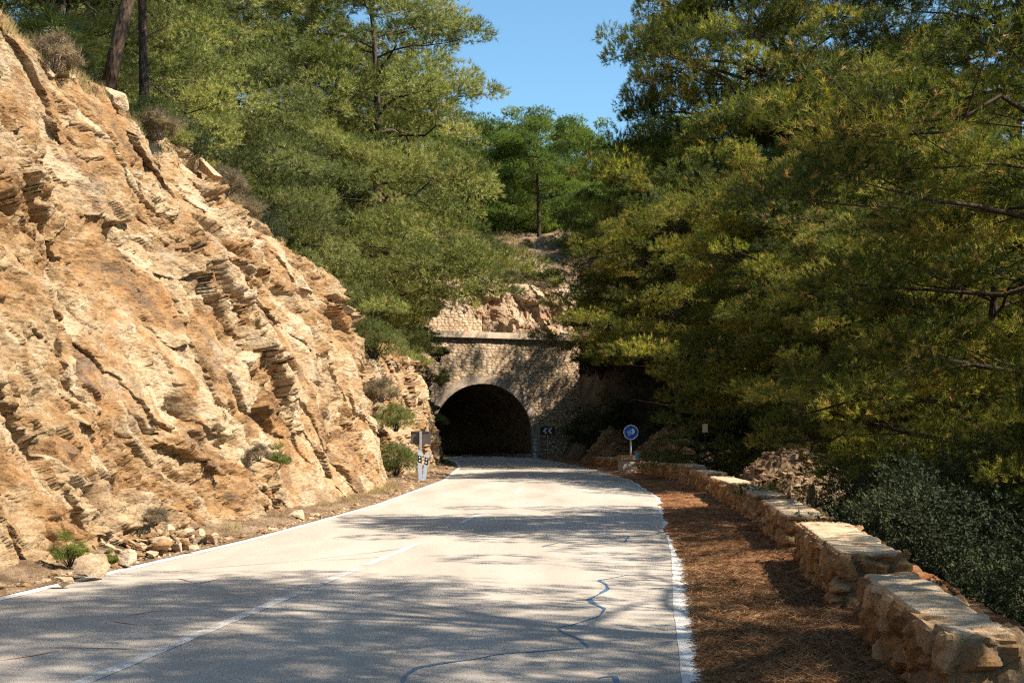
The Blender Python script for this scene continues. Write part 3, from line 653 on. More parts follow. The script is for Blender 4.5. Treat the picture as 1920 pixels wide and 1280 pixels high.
for k, x, y, s, rz, lb, dz in RT: place(k, x, y, s, lb, RG, rz, dz=dz if dz < 10 else 0, sz=dz - 10 if dz >= 10 else None)
place('young', X(1312, 44), 44, 1.0, 'bright green young pine sunlit between the two rubble mounds', None, .4, z=.35, cat='young pine')

# ------------------------------------------------------------------ parapets
def rbox_pts(L, Wd, H, res, rad, box_res=None):
    """dense rounded box: x in +-L/2, y in +-W/2, z in 0..H, open below; returns points, outward normals, quads."""
    VV, QQ, n = [], [], 0
    def face(a, b, fn):
        nonlocal n
        A, B = np.meshgrid(a, b, indexing='ij'); P = fn(A.ravel(), B.ravel()); VV.append(P); QQ.append(gridq(len(a), len(b)) + n); n += len(P)
    xs = np.linspace(-L / 2, L / 2, max(3, int(L / res))); yv = np.linspace(-Wd / 2, Wd / 2, max(3, int(Wd / res))); zs = np.linspace(0, H, max(3, int(H / res)))
    face(xs, zs, lambda a, b: np.stack([a, 0 * a - Wd / 2, b], 1)); face(xs[::-1], zs, lambda a, b: np.stack([a, 0 * a + Wd / 2, b], 1))
    face(yv, zs, lambda a, b: np.stack([0 * a + L / 2, a, b], 1)); face(yv[::-1], zs, lambda a, b: np.stack([0 * a - L / 2, a, b], 1))
    face(xs, yv, lambda a, b: np.stack([a, b, 0 * a + H], 1))
    P = np.concatenate(VV); h = np.array([L / 2 - rad, Wd / 2 - rad, 1e9]); c = np.clip(P, -h, h); c[:, 2] = np.minimum(P[:, 2], H - rad)
    N = unit(P - c); return c + N * rad, N, np.concatenate(QQ)
def stone_box(name, L, Wd, H, res, mat, parent, seed, loc, sx=3.6, sz=5.2, amp=.055, rad=.05, top_rough=1.):
    P, N, Q = rbox_pts(L, Wd, H, res, rad); S = P + np.array([seed * 7.7, seed * 3.1, 0])
    wp = np.stack([fbm(S * 2, 2, 3), fbm(S * 2, 2, 13), fbm(S * 2, 2, 23)], 1) * .35
    f1, f2, r_, d = voro(S * np.array([sx, sx, sz]) + wp, 91, .85); e = f2 - f1
    k = np.where(N[:, 2] > .8, .35 * top_rough, 1.)
    dd = (sstep(0, .28, e) * (.35 + r_[:, 0]) * amp + (facet(S * 9, 95)[0]) * amp * .35 + fbm(S * 5, 4, 96, .6) * amp * .8 - amp * .4) * k
    return obj(name, mesh(name, P + N * dd[:, None], Q, mat, False, {'tint': r_[:, 1], 'edge': np.where(N[:, 2] > .8, .3, e)}), parent, loc)
PB = [(6.6, 9.7, .55, 'nearest rough stone parapet block at the right edge with dappled pale top'),
 (11.1, 15.4, .58, 'second stone parapet block from the camera, its top in shade'),
 (16.9, 21.8, .56, 'third stone parapet block with a bright sunlit flat top'),
 (22.8, 27.1, .57, 'parapet block just beyond the sunlit topped one, its grey broken end showing'),
 (27.6, 33.8, .57, 'long parapet block beside the nearer rubble mound'),
 (34.6, 38.7, .6, 'parapet block at the foot of the further end of the nearer rubble mound'),
 (39.3, 41.7, .68, 'tall square parapet block where the wall starts to bend left'),
 (42.8, 44.6, .64, 'parapet block just past the bend, below the young green pine'),
 (45.2, 47.4, .58, 'short parapet block between the bend and the blue round sign'),
 (47.9, 50.4, .56, 'dark parapet block immediately right of the blue round sign'),
 (53.6, 55.9, .6, 'parapet block with a white painted edge left of the blue round sign'),
 (57.4, 63.0, .5, 'low broken last parapet block nearest the tunnel')]
for i, (a, b, h, lb) in enumerate(PB):
    m_ = (a + b) / 2; dx = float(XW(b) - XW(a)); ang = math.atan2(b - a, dx); L = math.hypot(b - a, dx); th = .6 if i else .42
    base = float(road_z(m_)) - .08
    cx = float(XW(a) + XW(b)) / 2 + th / 2 * math.sin(ang); cy = m_ - th / 2 * math.cos(ang)
    sl_ = math.atan2(float(road_z(b) - road_z(a)), b - a)
    root = empty('parapet_block', (cx, cy, base), ang, label=lb, cat='stone wall', group='stone parapet blocks along the right verge')
    res = .022 if i < 3 else (.035 if i < 6 else .05)
    stone_box('masonry', L, th, h + .03, res, M['parapet'], root, i + 1, (0, 0, 0), amp=.07)
    ct = .05
    P, N, Q = rbox_pts(L - .07, th - .06, ct, res, .025); S = P + i * 5
    out = fbm(S * np.array([2.2, 2.2, 1]), 4, 15) * .045 * (1 - np.abs(N[:, 2])) + fbm(S * 6, 4, 16) * .022 + fbm(S * 1.5, 2, 19) * .02 + facet(S * 7, 18)[0] * .02 * (1 - np.abs(N[:, 2]))
    obj('coping', mesh('coping', P + N * out[:, None], Q, M['coping'], True), root, (0, 0, h + .008))
    if i == 10: MB().box((-L / 2 - .03, .2, .3), (.012, .05, .24)).build('painted_edge', M['sign_white'], root)
# pier that carries the round sign
pr = empty('sign_pier', (X(1176, 51.5), 51.5, float(road_z(51.5)) - .05), R(100), label='small square pier of patched stone and concrete under the blue round sign', cat='pier')
stone_box('pier_masonry', .62, .6, .62, .04, M['concrete_post'], pr, 31, (0, 0, 0), amp=.03)
MB().box((0, 0, .7), (.36, .34, .09)).build('pier_cap', M['parapet'], pr)

# ------------------------------------------------------------------ stones, boulders, rubble
def ico(n):
    import bmesh
    b = bmesh.new(); bmesh.ops.create_icosphere(b, subdivisions=n, radius=1); V = np.array([v.co[:] for v in b.verts]); T = np.array([[v.index for v in f.verts] for f in b.faces]); b.free(); return V, T
IV, IT = ico(4); JV, JT = ico(1); KV, KT = ico(2)
def rock_shape(V, seed, r_=None, cuts=9):
    r_ = np.random.default_rng(seed); P = V.copy()
    for _ in range(cuts):
        n = unit(r_.normal(size=3)); d = r_.uniform(.45, .8); d = d * (.86 if cuts > 12 else 1); q = P @ n; P = P - np.outer(np.maximum(q - d, 0), n)
    return P
def boulder(name, size, seed, loc, rot, label, cat='rock', group=None, mat='boulder'):
    P = rock_shape(IV, seed, cuts=17); P = P + unit(P) * (fbm(P * 2.2, 4, seed) * .04 + facet(P * 2.2, seed)[0] * .05 + fbm(P * 9, 3, seed) * .015)[:, None]
    P = P * np.array(size) / 2 / .72
    o = obj(name, mesh(name, P, IT, M[mat], False, {'tint': np.full(len(P), .5 + .4 * random.Random(seed).random())}), None, loc); o.rotation_euler = rot
    return tag(o, label, cat, group)
def G(px, py):
    D = 20.
    for _ in range(60): D = .5 * D + .5 * F * (CH - float(road_z(D)) - .03) / (py - HY)
    return X(px, D), D
FR = 'rocks fallen at the foot of the cliff'
for px, py, sx_, sy_, sz_, lb in ((172, 1083, .95, .5, .34, 'long flat tan slab lying lowest beside the road edge line'), (243, 1060, .42, .35, .34, 'angular pale block with a shadowed left side at the road edge'),
    (312, 1020, .5, .35, .42, 'upright squarish pale rock at the back of the fallen pile'), (352, 1012, .55, .4, .3, 'dark topped ochre rock behind the fallen pile'),
    (331, 1033, .45, .3, .2, 'low brown rock in the middle of the fallen pile'), (374, 1018, .42, .36, .34, 'pale rock sloping to the right end of the fallen pile'),
    (400, 1019, .3, .26, .24, 'grey rounded rock at the right end of the fallen pile'), (361, 1034, .34, .2, .14, 'small flat stone in front of the fallen pile'),
    (285, 1045, .3, .22, .14, 'small tan stone between the pale block and the fallen pile'), (262, 1018, .6, .4, .3, 'pinkish rock half buried against the cliff foot left of the pile'),
    (120, 1098, .3, .25, .16, 'small brown stone left of the long flat slab'), (556, 972, .45, .35, .3, 'pale lump of rock alone at the cliff foot far up the road')):
    x, D = G(px, py); x = x if px > 500 else x
    sx_, sy_, sz_ = sx_ * .66, sy_ * .66, sz_ * .72
    boulder('fallen_rock', (sx_, sy_, sz_), int(px), (x, D, float(road_z(D)) + .05 + sz_ * .3), (0, 0, px * .7), lb, 'rock', FR)
boulder('lip_boulder', (.95, .5, .36), 8, (X(388, 30.6), 30.6, Z(318, 30.6)), (.1, .75, .25), 'pale grey boulder perched on the lip of the cliff', 'boulder')
boulder('lip_boulder', (.5, .4, .38), 9, (X(212, 25.2), 25.2, Z(188, 25.2)), (.2, .3, .4), 'orange boulder jutting from the cliff lip below the leaning trunk', 'boulder')
def pebbles(name, pts, smin, smax, seed, mat, flat=.5, label=None, kind='stuff', parent=None):
    r_ = np.random.default_rng(seed); n = len(pts); Vs = []; protos = [rock_shape(KV if smax > .12 else JV, s_, cuts=7) for s_ in range(10)]; T0 = KT if smax > .12 else JT
    pi = r_.integers(0, 10, n); V = np.stack(protos)[pi]; s_ = smin + (smax - smin) * r_.random(n) ** 3
    V = V * (s_[:, None] * np.stack([r_.uniform(.7, 1.5, n), r_.uniform(.6, 1.2, n), r_.uniform(.3, 1, n) * flat * 1.4], 1))[:, None]
    a = r_.uniform(0, 6.28, n); b = r_.normal(size=n) * .35; c_, s2 = np.cos(a)[:, None], np.sin(a)[:, None]; cb, sb = np.cos(b)[:, None], np.sin(b)[:, None]
    x, y, z = V[..., 0] * cb + V[..., 2] * sb, V[..., 1], -V[..., 0] * sb + V[..., 2] * cb
    V = np.stack([x * c_ - y * s2, x * s2 + y * c_, z], -1) + pts[:, None]
    T = (T0[None] + (np.arange(n) * V.shape[1])[:, None, None]).reshape(-1, 3)
    return tag(obj(name, mesh(name, V.reshape(-1, 3), T, M[mat], False, {'tint': np.repeat(r_.random(n), V.shape[1])}), parent), label, 'loose stones' if label else None, None, kind)
n = 5200; y = spaced(9, 78, lambda t: t, n) + rng.normal(size=n) * .1; u = rng.random(n) ** .8; x = XB(y) + .35 - (XB(y) + .35 - XL(y)) * u
P = np.stack([x, y, hl(x[:, None], y[:, None], ((x - XL(y)) / (XB(y) - 1 - XL(y)))[:, None].clip(0, 1))[:, 0] + .0], 1)
k = (rng.random(n) < .12 + .88 * np.clip((XL(y) - x) / .6, 0, 1)) & (x < XL(y) - .02)
pebbles('scree', P[k], .012, .1, 3, 'cliff', label='small broken stones littered along the foot of the cliff')
hx, hD = G(335, 1035); n = 260
P = np.stack([hx + rng.normal(size=n) * .55 - .1, hD + rng.normal(size=n) * .7, np.full(n, .06)], 1); P[:, 2] += rng.random(n) * .16; P = P[P[:, 0] < XL(P[:, 1]) - .06]
pebbles('scree', P, .04, .15, 4, 'cliff', label='heap of broken chips around the fallen rocks')
def mound(name, cx, cy, rx, ry, h, z0, rz, seed, label, nst):
    root = empty(name, (cx, cy, z0), rz, label=label, cat='rubble mound', group='rubble mounds behind the parapet')
    n = 150; g = np.linspace(-1.25, 1.25, n); A, B = np.meshgrid(g, g, indexing='ij'); q = np.sqrt(A ** 2 + B ** 2).ravel()
    P = np.stack([A.ravel() * rx, B.ravel() * ry, 0 * q], 1); wob = fbm(P * .6 + seed, 4, seed) * .5
    hh = lambda q, wv: h * np.clip(1 - (q / (1.1 + wv * .6)) ** 1.5, -.25, 1) ** 1.
    q2 = np.minimum(q, 1.2); z = h * (np.clip(1.08 - q2 ** 1.25 + wob * .5, -.25, 1.2)) + facet(P * 2.2, seed)[0] * .16 + facet(P * 6, seed + 1)[0] * .07 + fbm(P * 3, 4, 5) * .12
    P[:, 2] = z
    obj('soil', mesh('soil', P, gridq(n, n), M['mound'], False), root)
    r_ = np.random.default_rng(seed); a = r_.uniform(0, 6.28, nst); rr = np.sqrt(r_.random(nst)) * 1.05; i = np.clip(((rr * np.cos(a) + 1.25) / 2.5 * (n - 1)).astype(int), 0, n - 1); j = np.clip(((rr * np.sin(a) + 1.25) / 2.5 * (n - 1)).astype(int), 0, n - 1)
    S = P.reshape(n, n, 3)[i, j] + np.array([0, 0, .02])
    pebbles('loose_stones', S, .025, .17, seed + 5, 'mound_stone', .45, parent=root)
    return root
M['mound_stone'] = rock_mat('mound_stones', (.33, .215, .125, 1), (.27, .155, .08, 1), (.16, .1, .06, 1), (.46, .34, .22, 1), 1.2)
mound('rubble_mound', 7.3, 33.5, 1.9, 5.0, 1.6, -.25, R(-8), 51, 'brown rubble mound close behind the parapet, in the middle of the right side', 1300)
mound('rubble_mound', 7.0, 57, 1.9, 4.6, 1.9, .15, R(10), 52, 'sunlit rubble mound behind the blue round sign', 1300)
mound('rubble_mound', 5.1, 65, 1.3, 3.2, 1.6, .3, R(15), 53, 'darker rubble mound between the tunnel and the blue round sign', 900)

# ------------------------------------------------------------------ signs, posts
def disc(mb, r_, y0, y1, cx=0, cz=0, n=48, a0=0, a1=2 * math.pi):
    th = np.linspace(a0, a1, n, endpoint=False) if a1 - a0 > 6.2 else np.linspace(a0, a1, n)
    return mb.poly([(cx + r_ * math.cos(t), cz + r_ * math.sin(t)) for t in th], y0, y1)
sx0, sD = X(1183, 51.6), 51.6; sz = Z(810, sD)
rs = empty('road_sign', (sx0, sD, float(road_z(sD)) + .6), R(4), label='round blue headlight sign with white rim and symbol on a short grey post', cat='road sign')
zc = sz - (float(road_z(sD)) + .6)
disc(MB(), .30, 0, .02, 0, zc).build('panel', M['sign_white'], rs)
disc(MB(), .272, -.006, 0, 0, zc).build('blue_field', M['sign_blue'], rs)
sy = MB(); disc(sy, .115, -.012, -.006, .045, zc + .03, 24, -math.pi / 2, math.pi / 2)
for k_ in range(5):
    x1, z1 = .03, zc + .115 - .048 * k_; L = .20 - .012 * k_
    sy.poly([(x1, z1), (x1, z1 + .02), (x1 - L, z1 - L * .52 + .02), (x1 - L, z1 - L * .52)], -.012, -.006)
sy.build('symbol', M['sign_white'], rs)
mp = MB(); mp.tube([(0, .045, .02), (0, .045, zc + .2)], .035, 12); mp.build('post', M['galv'], rs, smooth=False)
MB().box((0, .03, zc), (.13, .012, .02)).build('bracket', M['galv'], rs)
# chevron sign
cD = 78.2; cx_ = X(1026.5, cD); z0 = float(road_z(cD))
ch = empty('chevron_sign', (cx_, cD, z0), R(3), label='black chevron board with two pale arrows pointing left beside the tunnel mouth', cat='road sign')
zc = Z(807, cD) - z0
MB().box((0, 0, zc), (.42, .014, .25)).build('panel', M['black'], ch)
for k_ in (-1, 1):
    c_ = -.16 + (k_ + 1) * .15 
    MB().poly([(c_ - .13, zc), (c_ + .04, zc + .18), (c_ + .17, zc + .18), (c_ + .0, zc), (c_ + .17, zc - .18), (c_ + .04, zc - .18)], -.024, -.0145).build('chevron', M['sign_white'], ch)
MB().tube([(.02, .04, -.2), (.02, .04, zc + .25)], .03, 10).build('post', M['galv'], ch)
# grey sign seen from behind
gD = 43.2; gx0 = X(789, gD); z0 = float(road_z(gD)) + .03
gs = empty('road_sign', (gx0, gD, z0), R(-3), label='grey rectangular sign seen from behind on a metal post below the left rocks', cat='road sign')
zb, zt_ = Z(832.5, gD) - z0, Z(808, gD) - z0
def rrect(x0, x1, z0_, z1_, r_):
    P = []
    for cx1, cz1, a in ((x1 - r_, z1_ - r_, 0), (x0 + r_, z1_ - r_, 90), (x0 + r_, z0_ + r_, 180), (x1 - r_, z0_ + r_, 270)):
        P += [(cx1 + r_ * math.cos(R(a + t)), cz1 + r_ * math.sin(R(a + t))) for t in (0, 30, 60, 90)]
    return P
MB().poly(rrect(-.345, .345, zb, zt_, .04), 0, .025).build('panel', M['sign_grey'], gs)
fr = MB(); fr.box((0, -.012, zt_ - .02), (.3, .01, .012)); fr.box((0, -.012, zb + .02), (.3, .01, .012)); fr.build('stiffener', M['sign_grey'], gs)
MB().box((0, -.05, (zt_ - .2) / 2 + .0), (.036, .024, (zt_ + .2) / 2)).build('post', M['galv'], gs)
def delineator(px, D, lean, h, label, sc_=1.):
    z0 = float(road_z(D)) - .02
    o = empty('marker_post', (X(px, D), D, z0), 0, label=label, cat='marker post'); o.rotation_euler = (R(-2), lean, 0); w_ = .06 * sc_
    MB().poly([(-w_, 0), (w_, 0), (w_, h * .97), (w_ * .2, h + .03), (-w_, h)], -.03, .03).build('post', M['plastic_shade_tint'], o)
    MB().poly([(-w_ - .003, h - .36), (w_ + .003, h - .40), (w_ + .003, h - .16), (-w_ - .003, h - .12)], -.034, .034).build('black_band', M['black'], o)
    for k_ in (0, 1): disc(MB(), .026, -.042, -.0345, .0, h - .2 - k_ * .11, 14).build('reflector', M['reflector'], o)
    return o
delineator(788.5, 42.9, R(-2), 1.06, 'white marker post with black band at the foot of the grey sign')
delineator(794.5, 43.6, R(7), .98, 'white marker post leaning to the right beside the grey sign')
wp = empty('marker_post', (X(1003, 77.5), 77.5, float(road_z(77.5))), 0, label='white marker post with dark bands at the right foot of the tunnel arch', cat='marker post')
MB().box((0, 0, .6), (.085, .05, .62)).build('post', M['plastic_shade_tint'], wp)
for z_ in (.42, .86, 1.06): MB().box((0, 0, z_), (.09, .055, .025)).build('black_band', M['black'], wp)
bk = empty('bucket', (X(1196, 50.8), 50.8, float(road_z(50.8)) + .58), 0, label='small faded blue bucket standing on the parapet beside the round sign', cat='bucket')
MB().tube([(0, 0, .0), (0, 0, .28)], [.09, .115], 14).build('body', M['bucket_blue'], bk)
MB().tube([(.12 * math.cos(t), 0, .28 + .05 * math.sin(t)) for t in np.linspace(0, math.pi, 9)], .006, 5).build('handle', M['galv'], bk)
st = empty('stake_sign', (X(1322, 42.6), 42.6, float(terr(X(1322, 42.6), 42.6)) - .1), 0, label='small faded square board on a thin dark stake behind the parapet', cat='sign')
h_ = Z(795, 42.6) - st.location[2]
MB().box((0, 0, h_ - .13), (.085, .012, .14)).build('board', M['stake_board'], st); MB().tube([(0, .02, -.2), (.01, .02, h_ - .05)], .014, 6).build('stake', M['bark'], st)

# ------------------------------------------------------------------ shrubs, palm, grass
def shrub(name, seed, Rr, H, mat, ncl, tufts, blades, ll, lw, spread=1.3, quad=True, crad=None, stems=14, part='foliage', flat=.8, shell=.4):
    r_ = np.random.default_rng(seed); crad = crad or Rr * .36; Vs, Fs, Ts, n0 = [], [], [], 0; tm = MB()
    for i in range(ncl):
        a = i * 2.39996; q = math.sqrt((i + .5) / ncl); c = np.array([math.cos(a) * q * Rr * .8, math.sin(a) * q * Rr * .8, H * (1 - .62 * q ** 2) * r_.uniform(.12, .92)])
        T_, d = cloud(r_, c, crad * r_.uniform(.7, 1.25), tufts, flat, shell); ct = r_.uniform(.2, .8); t = np.clip(ct + r_.normal(size=tufts) * .13, 0, 1)
        v, f, tt = needles(T_, unit(d + [0, 0, .3] + r_.normal(size=d.shape) * .35), t, blades, ll, lw, spread, r_, quad, ll * 1.2); Vs.append(v); Fs.append(f + n0); Ts.append(tt); n0 += len(v)
        if i < stems:
            s_ = np.linspace(0, 1, 5)[:, None]; tm.tube(np.array([c[0] * .12, c[1] * .12, -.2]) * (1 - s_) + c * s_ + r_.normal(size=(5, 3)) * .03 * s_, np.linspace(.02, .006, 5) * (.6 + Rr * .5), 5, False)
    root = empty(name, (0, 0, 0)); tm.build('stems', M['twig'] if mat == 'dry' else M['bark'], root)
    obj(part, mesh(part, np.concatenate(Vs), np.concatenate(Fs), M[mat], False, {'tint': np.concatenate(Ts)}), root); return root
SH = {
 'broad': shrub('shrub', 21, 1.2, 1.9, 'broadleaf', 46, 85, 7, .062, .02),
 'broad_tall': shrub('shrub', 22, 1.7, 3.4, 'broadleaf', 60, 95, 6, .075, .028),
 'dry': shrub('dry_shrub', 23, .6, .65, 'dry', 22, 40, 8, .16, .008, .8, False),
 'green': shrub('shrub', 24, .55, .75, 'sapling', 20, 34, 8, .11, .012, 1., False),
 'olive_bush': shrub('shrub', 25, 1.3, 1.6, 'pine_olive', 34, 90, 8, .11, .014, 1.2, False),
}
SG = 'leafy bushes in the ravine behind the parapet'; UG = 'undergrowth on the right bank'; GG = 'bushes along the top of the left cliff'; HG = 'small bushes on the slope over the tunnel'
def sh(kind, x, y, s, label, group=None, rz=0., z=None, dz=-.05, sz=None, cat='bush'):
    return place(kind, x, y, s, label, group, rz, sz, dz, (0, 0), z, cat, SH)
for kk, x, y, s, lb in (('broad', 4.9, 15.6, 1.0, 'glossy bush right behind the third parapet block'), ('broad', 5.1, 12.3, .9, 'grey green leafy bush behind the second parapet block'),
    ('broad', 4.7, 9.4, .8, 'dark leafy bush behind the nearest parapet block at the right edge'), ('broad', 6.3, 17.8, 1.25, 'large bush under the low pine boughs at right'),
    ('broad_tall', 7.0, 13.6, .8, 'tall dark bush in the ravine at the right edge'), ('broad', 6.2, 21.3, 1.1, 'bush between the rubble mound and the sunlit topped block'),
    ('broad_tall', 8.4, 26.0, .8, 'dark bush beyond the rubble mound on its right side'), ('broad_tall', 6.6, 10.6, .62, 'shaded bush low at the right edge of the photo')): sh(kk, x, y, s, lb, SG, x * 3)
for kk, px, y, s, lb in (('broad_tall', 1105, 71, .9, 'dark glossy bush between the tunnel and the blue sign'), ('broad_tall', 1155, 69, .8, 'dark bush directly behind the left side of the blue sign'),
    ('broad_tall', 1130, 75, 1.1, 'bush higher up the bank behind the blue sign'), ('broad_tall', 1225, 74, 1.1, 'grey green bush on the bank right of the blue sign'), ('olive_bush', 1185, 76, 1.4, 'olive green bush near the bank top behind the blue sign'),
    ('broad_tall', 1290, 66, 1.1, 'bush between the young green pine and the far bank'), ('broad_tall', 1370, 56, 1.1, 'bush just right of the young green pine'), ('broad_tall', 1440, 48, 1.1, 'bush behind the nearer rubble mound'),
    ('broad_tall', 1530, 42, 1.0, 'bush behind the nearer rubble mound, further right'), ('broad_tall', 1420, 62, 1.4, 'tall bush deep in shade behind the mounds'), ('broad_tall', 1640, 38, 1.2, 'shaded bush deep in the ravine at right'),
    ('broad_tall', 1580, 58, 1.7, 'tall shaded bush far back on the right slope'), ('broad_tall', 1330, 80, 1.6, 'bush far up the right bank')): sh(kk, X(px, y), y, s, lb, UG, px * .1)
for kk, px, y, s, lb in (('olive_bush', 285, 29, .8, 'grey green bush right of the leaning trunk foot'), ('broad', 330, 30, .7, 'dark leafy bush behind the cliff lip, right of the leaning trunk'), ('dry', 300, 27.6, .9, 'dry brown tuft on the lip right of the leaning trunk'),
    ('dry', 420, 32, 1.1, 'grey dry bush behind the pale boulder on the lip'), ('dry', 455, 33.5, 1.0, 'dry bush on the lip just right of the pale boulder'), ('broad', 480, 35, .75, 'green bush on the lip where the cliff starts to fall'),
    ('green', 500, 35.6, .8, 'bright green sprig bush at the cliff edge'), ('olive_bush', 560, 39, .7, 'bush at the cliff edge halfway down'), ('dry', 610, 39.4, 1.0, 'dry tuft above the nose of the near cliff'), ('broad', 655, 43, .7, 'dark green bush just behind the nose of the cliff'),
    ('broad', 165, 27.5, .8, 'shaded bush left of the leaning trunk'), ('olive_bush', 60, 27, 1., 'shaded bush in the top left corner'), ('dry', 100, 22.2, .9, 'dry brush in shade on the lip at the top left')):
    x = X(px, y); sh(kk, x, y, s, lb, GG, px * .2, z=max(float(terr(x, y)), float(HT(y)) - .1) if x < XT(y) + .3 else None)
# bushes clinging to rock faces (placed on the face itself)
def on_face(px, py, y, out=.0):
    x = X(px, y); return x + out, y, Z(py, y)
for kk, px, py, y, s, lb, c in (('green', 130, 1020, 14.6, .42, 'small bright pine sapling growing from the cliff foot at left', 'sapling'), ('green', 520, 850, 25.5, .55, 'yellow green tuft growing on the lower cliff face', 'bush'),
    ('dry', 484, 838, 24.0, .45, 'grey dry tuft left of the yellow green tuft on the cliff', 'bush'), ('dry', 292, 955, 18.2, .36, 'dry thorny tuft on the lower cliff left of centre', 'bush'), ('dry', 315, 755, 20.8, .25, 'thin dry tuft on the middle of the cliff', 'bush'),
    ('dry', 410, 795, 22.5, .25, 'dry tuft on the cliff below the overhang', 'bush'), ('green', 205, 1036, 15.4, .22, 'tiny green sprig above the fallen slab', 'bush'),
    ('olive_bush', 742, 790, 44.8, .6, 'pale green bush in the gully between cliff and outcrop', 'bush'), ('olive_bush', 742, 870, 44.2, .7, 'dark bush at the bottom of the gully', 'bush'), ('dry', 715, 720, 45, 1.2, 'dry brush high in the gully between the two rock faces', 'bush'),
    ('olive_bush', 700, 650, 46, .9, 'bush at the head of the gully', 'bush'), ('dry', 725, 905, 43.3, 1.1, 'dry twigs at the foot of the gully behind the near cliff', 'bush'), ('green', 826, 705, 66, 1.0, 'light green creeper hanging at the left side of the portal', 'creeper'),
    ('green', 822, 655, 72, 1.3, 'leafy creeper trailing below the left end of the cornice', 'creeper'), ('olive_bush', 824, 790, 68, .4, 'bush clinging to the outcrop edge beside the tunnel mouth', 'bush'), ('green', 842, 872, 62, .6, 'small plant on the verge in front of the tunnel mouth', 'bush')):
    x, y_, z = on_face(px, py, y); sh(kk, x, y_, s, lb, None, px * .3, z=z - .3 * s, cat=c)
for kk, px, y, s, lb in (('dry', 905, 84.5, 1.6, 'dry brush at the edge above the portal rock'), ('dry', 870, 86, 2.0, 'tan dry bush at the left of the slope over the tunnel'), ('dry', 960, 86.5, 1.8, 'grey dry bush in the middle of the slope over the tunnel'),
    ('olive_bush', 915, 94, .5, 'small dark bush under the shaded terrace over the tunnel'), ('olive_bush', 985, 95, .5, 'pale green bush at the foot of the lone dark trunk'), ('green', 990, 88, 1.6, 'green grassy tuft on the slope over the tunnel'),
    ('dry', 1010, 85, 1.9, 'dry bush at the right end of the slope over the tunnel'), ('olive_bush', 1035, 89, .8, 'olive bush at the right edge of the slope'), ('dry', 940, 90, 1.7, 'dry bush just below the terrace shadow'), ('olive_bush', 850, 87.5, .9, 'bush at the top left of the portal rock'), ('olive_bush', 1065, 86, 1.7, 'olive bush beside the upper right of the portal')):
    sh(kk, X(px, y), y, s, lb, HG, px * .17)
for px, y, s, lb in ((900, 104, 3.0, 'green undergrowth bush at the left under the skyline pines'), (950, 108, 3.2, 'undergrowth bush behind the lone dark trunk, left side'), (1015, 110, 3.2, 'undergrowth bush in shade right behind the lone dark trunk'),
    (1070, 106, 2.8, 'undergrowth bush under the right skyline pines'), (1130, 112, 3.0, 'undergrowth bush far right under the skyline pines')):
    sh('olive_bush', X(px, y), y, s, lb, HG, px * .17)
for x, y, z, s, lb in ((-5.1, 66.5, 6.2, 1.0, 'olive bush on top of the outcrop just left of the tunnel'), (-5.6, 71, 7.2, 1.2, 'olive bush hiding the left end of the portal cornice'), (-6.4, 75, 8.4, 1.4, 'bush above the left end of the cornice'),
    (-4.9, 60, 5.2, .8, 'bush on the outcrop top nearer the camera'), (-5.2, 54, 5.0, .9, 'bush on the outcrop top behind the gully')):
    sh('olive_bush', x, y, s, lb, GG, x, z=z)
# fan palm
pm = empty('fan_palm', (X(118, 24.6), 24.6, Z(108, 24.6)), 0, label='dark green dwarf fan palm on the bank above the cliff at the top left', cat='palm')
r_ = np.random.default_rng(5); Vs, Fs, Ts, n0 = [], [], [], 0; tm = MB()
for i in range(46):
    a = i * 2.4; el = r_.uniform(.1, 1.35); L = r_.uniform(.45, .85); d = np.array([math.cos(a) * math.cos(el), math.sin(a) * math.cos(el), math.sin(el)]); c = d * L
    tm.tube([[0, 0, 0], c * .5, c], [.012, .009, .006], 4, False); sd_ = unit(np.cross(d, [0, 0, 1.])); up_ = np.cross(sd_, d)
    for k_ in range(17):
        t = (k_ - 8) / 8 * 1.5; v = d * math.cos(t) + sd_ * math.sin(t) + up_ * .12 * r_.normal(); v = v / np.linalg.norm(v); l_ = .42 * (1 - .2 * abs(t) / 1.5); pw = np.cross(v, up_) * .014
        Vs.append([c, c + v * l_ * .5 + pw, c + v * l_ - [0, 0, .06], c + v * l_ * .5 - pw]); Ts += [r_.uniform(.2, 1)] * 4
V = np.array(Vs).reshape(-1, 3); tm.build('stalks', M['palm'], pm); obj('fronds', mesh('fronds', V, np.arange(len(V)).reshape(-1, 4), M['palm'], False, {'tint': Ts}), pm)
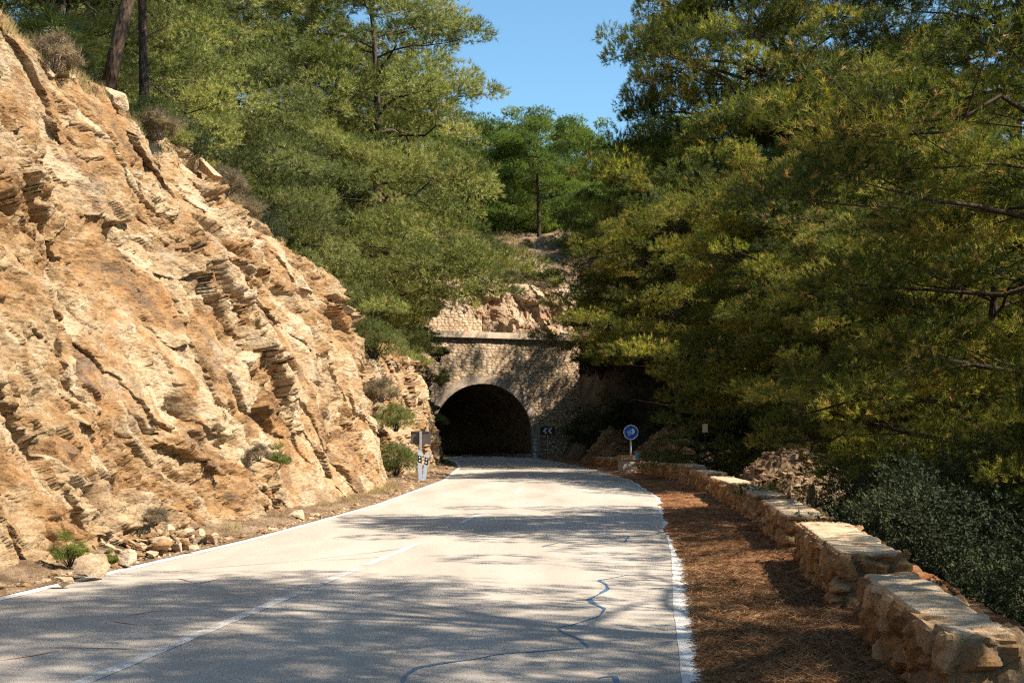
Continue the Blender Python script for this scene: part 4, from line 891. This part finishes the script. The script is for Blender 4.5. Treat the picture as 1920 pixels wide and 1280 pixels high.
# dry grass that nobody could count
def grass(name, P, label, ln=.3, wd=.012, k=9, mat='grass'):
    n = len(P); r2 = np.random.default_rng(n); t = np.clip(.4 + .35 * fbm(P * .5, 3, 4) + r2.normal(size=n) * .15, 0, 1)
    v, f, tt = needles(P, np.tile([0, 0, 1.], (n, 1)), t, k, ln, wd, .85, r2)
    return tag(obj(name, mesh(name, v, f, M[mat], False, {'tint': tt})), label, 'grass', None, 'stuff')
n = 9000; lx_ = rng.uniform(-7, 8, n); ly2 = 1.6 + 15 * rng.random(n); x, y = to_world(lx_, ly2); k = fbm(np.stack([x, y, 0 * x], 1) * .6, 3, 2) > -.25
P = np.stack([x, y, terr(x, y)], 1)[k]; grass('dry_grass', P, 'dry grass and brush covering the slope over the tunnel', .34, .026, 10)
P = lip1[rng.choice(len(lip1), 9000)]; P = P[(P[:, 1] > 16) & (fbm(P * .9, 3, 2) > -.2)]
grass('dry_grass', P, 'dry grass fringe along the top of the left cliff', .2, .011, 8)
P = lip2[rng.choice(len(lip2), 3000)]; P = P[fbm(P * .9, 3, 2) > -.1]
grass('dry_grass', P, 'dry grass on top of the outcrop beside the tunnel', .24, .02, 8)
n = 1500; y = spaced(18, 76, lambda t: t, n); x = XB(y) + rng.random(n) * .3 - .1; k = fbm(np.stack([x * 0, y, 0 * x], 1) * .9, 3, 2) > .05
P = np.stack([x, y, road_z(y) + .12], 1)[k]; grass('dry_grass', P, 'sparse dry grass at the foot of the left rocks', .16, .008, 8)
# pine needle litter lying on the verge
n = 26000; y = spaced(6, 40, lambda t: .3 + t * t * .02, n) + rng.normal(size=n) * .1; u = rng.random(n) ** 1.1; x = XR(y) - .1 + (XW(y) - XR(y) + .1) * u
z = hr(x[:, None], y[:, None], (u * .62)[:, None])[:, 0] + .006; P = np.stack([x, y, z], 1)
a = rng.uniform(0, 6.28, n); D_ = np.stack([np.cos(a), np.sin(a), .12 * rng.random(n)], 1)
M['fallen'] = leaf('fallen_needles', [(0, (.12, .05, .025, 1)), (.6, (.3, .15, .07, 1)), (1., (.52, .33, .18, 1))], .1, .8)
v, f, tt = needles(P, D_, rng.random(n), 3, .10, .006, .5, rng); tag(obj('needle_litter', mesh('needle_litter', v, f, M['fallen'], False, {'tint': tt})), 'fallen pine needles on the right verge', 'needles', None, 'stuff')
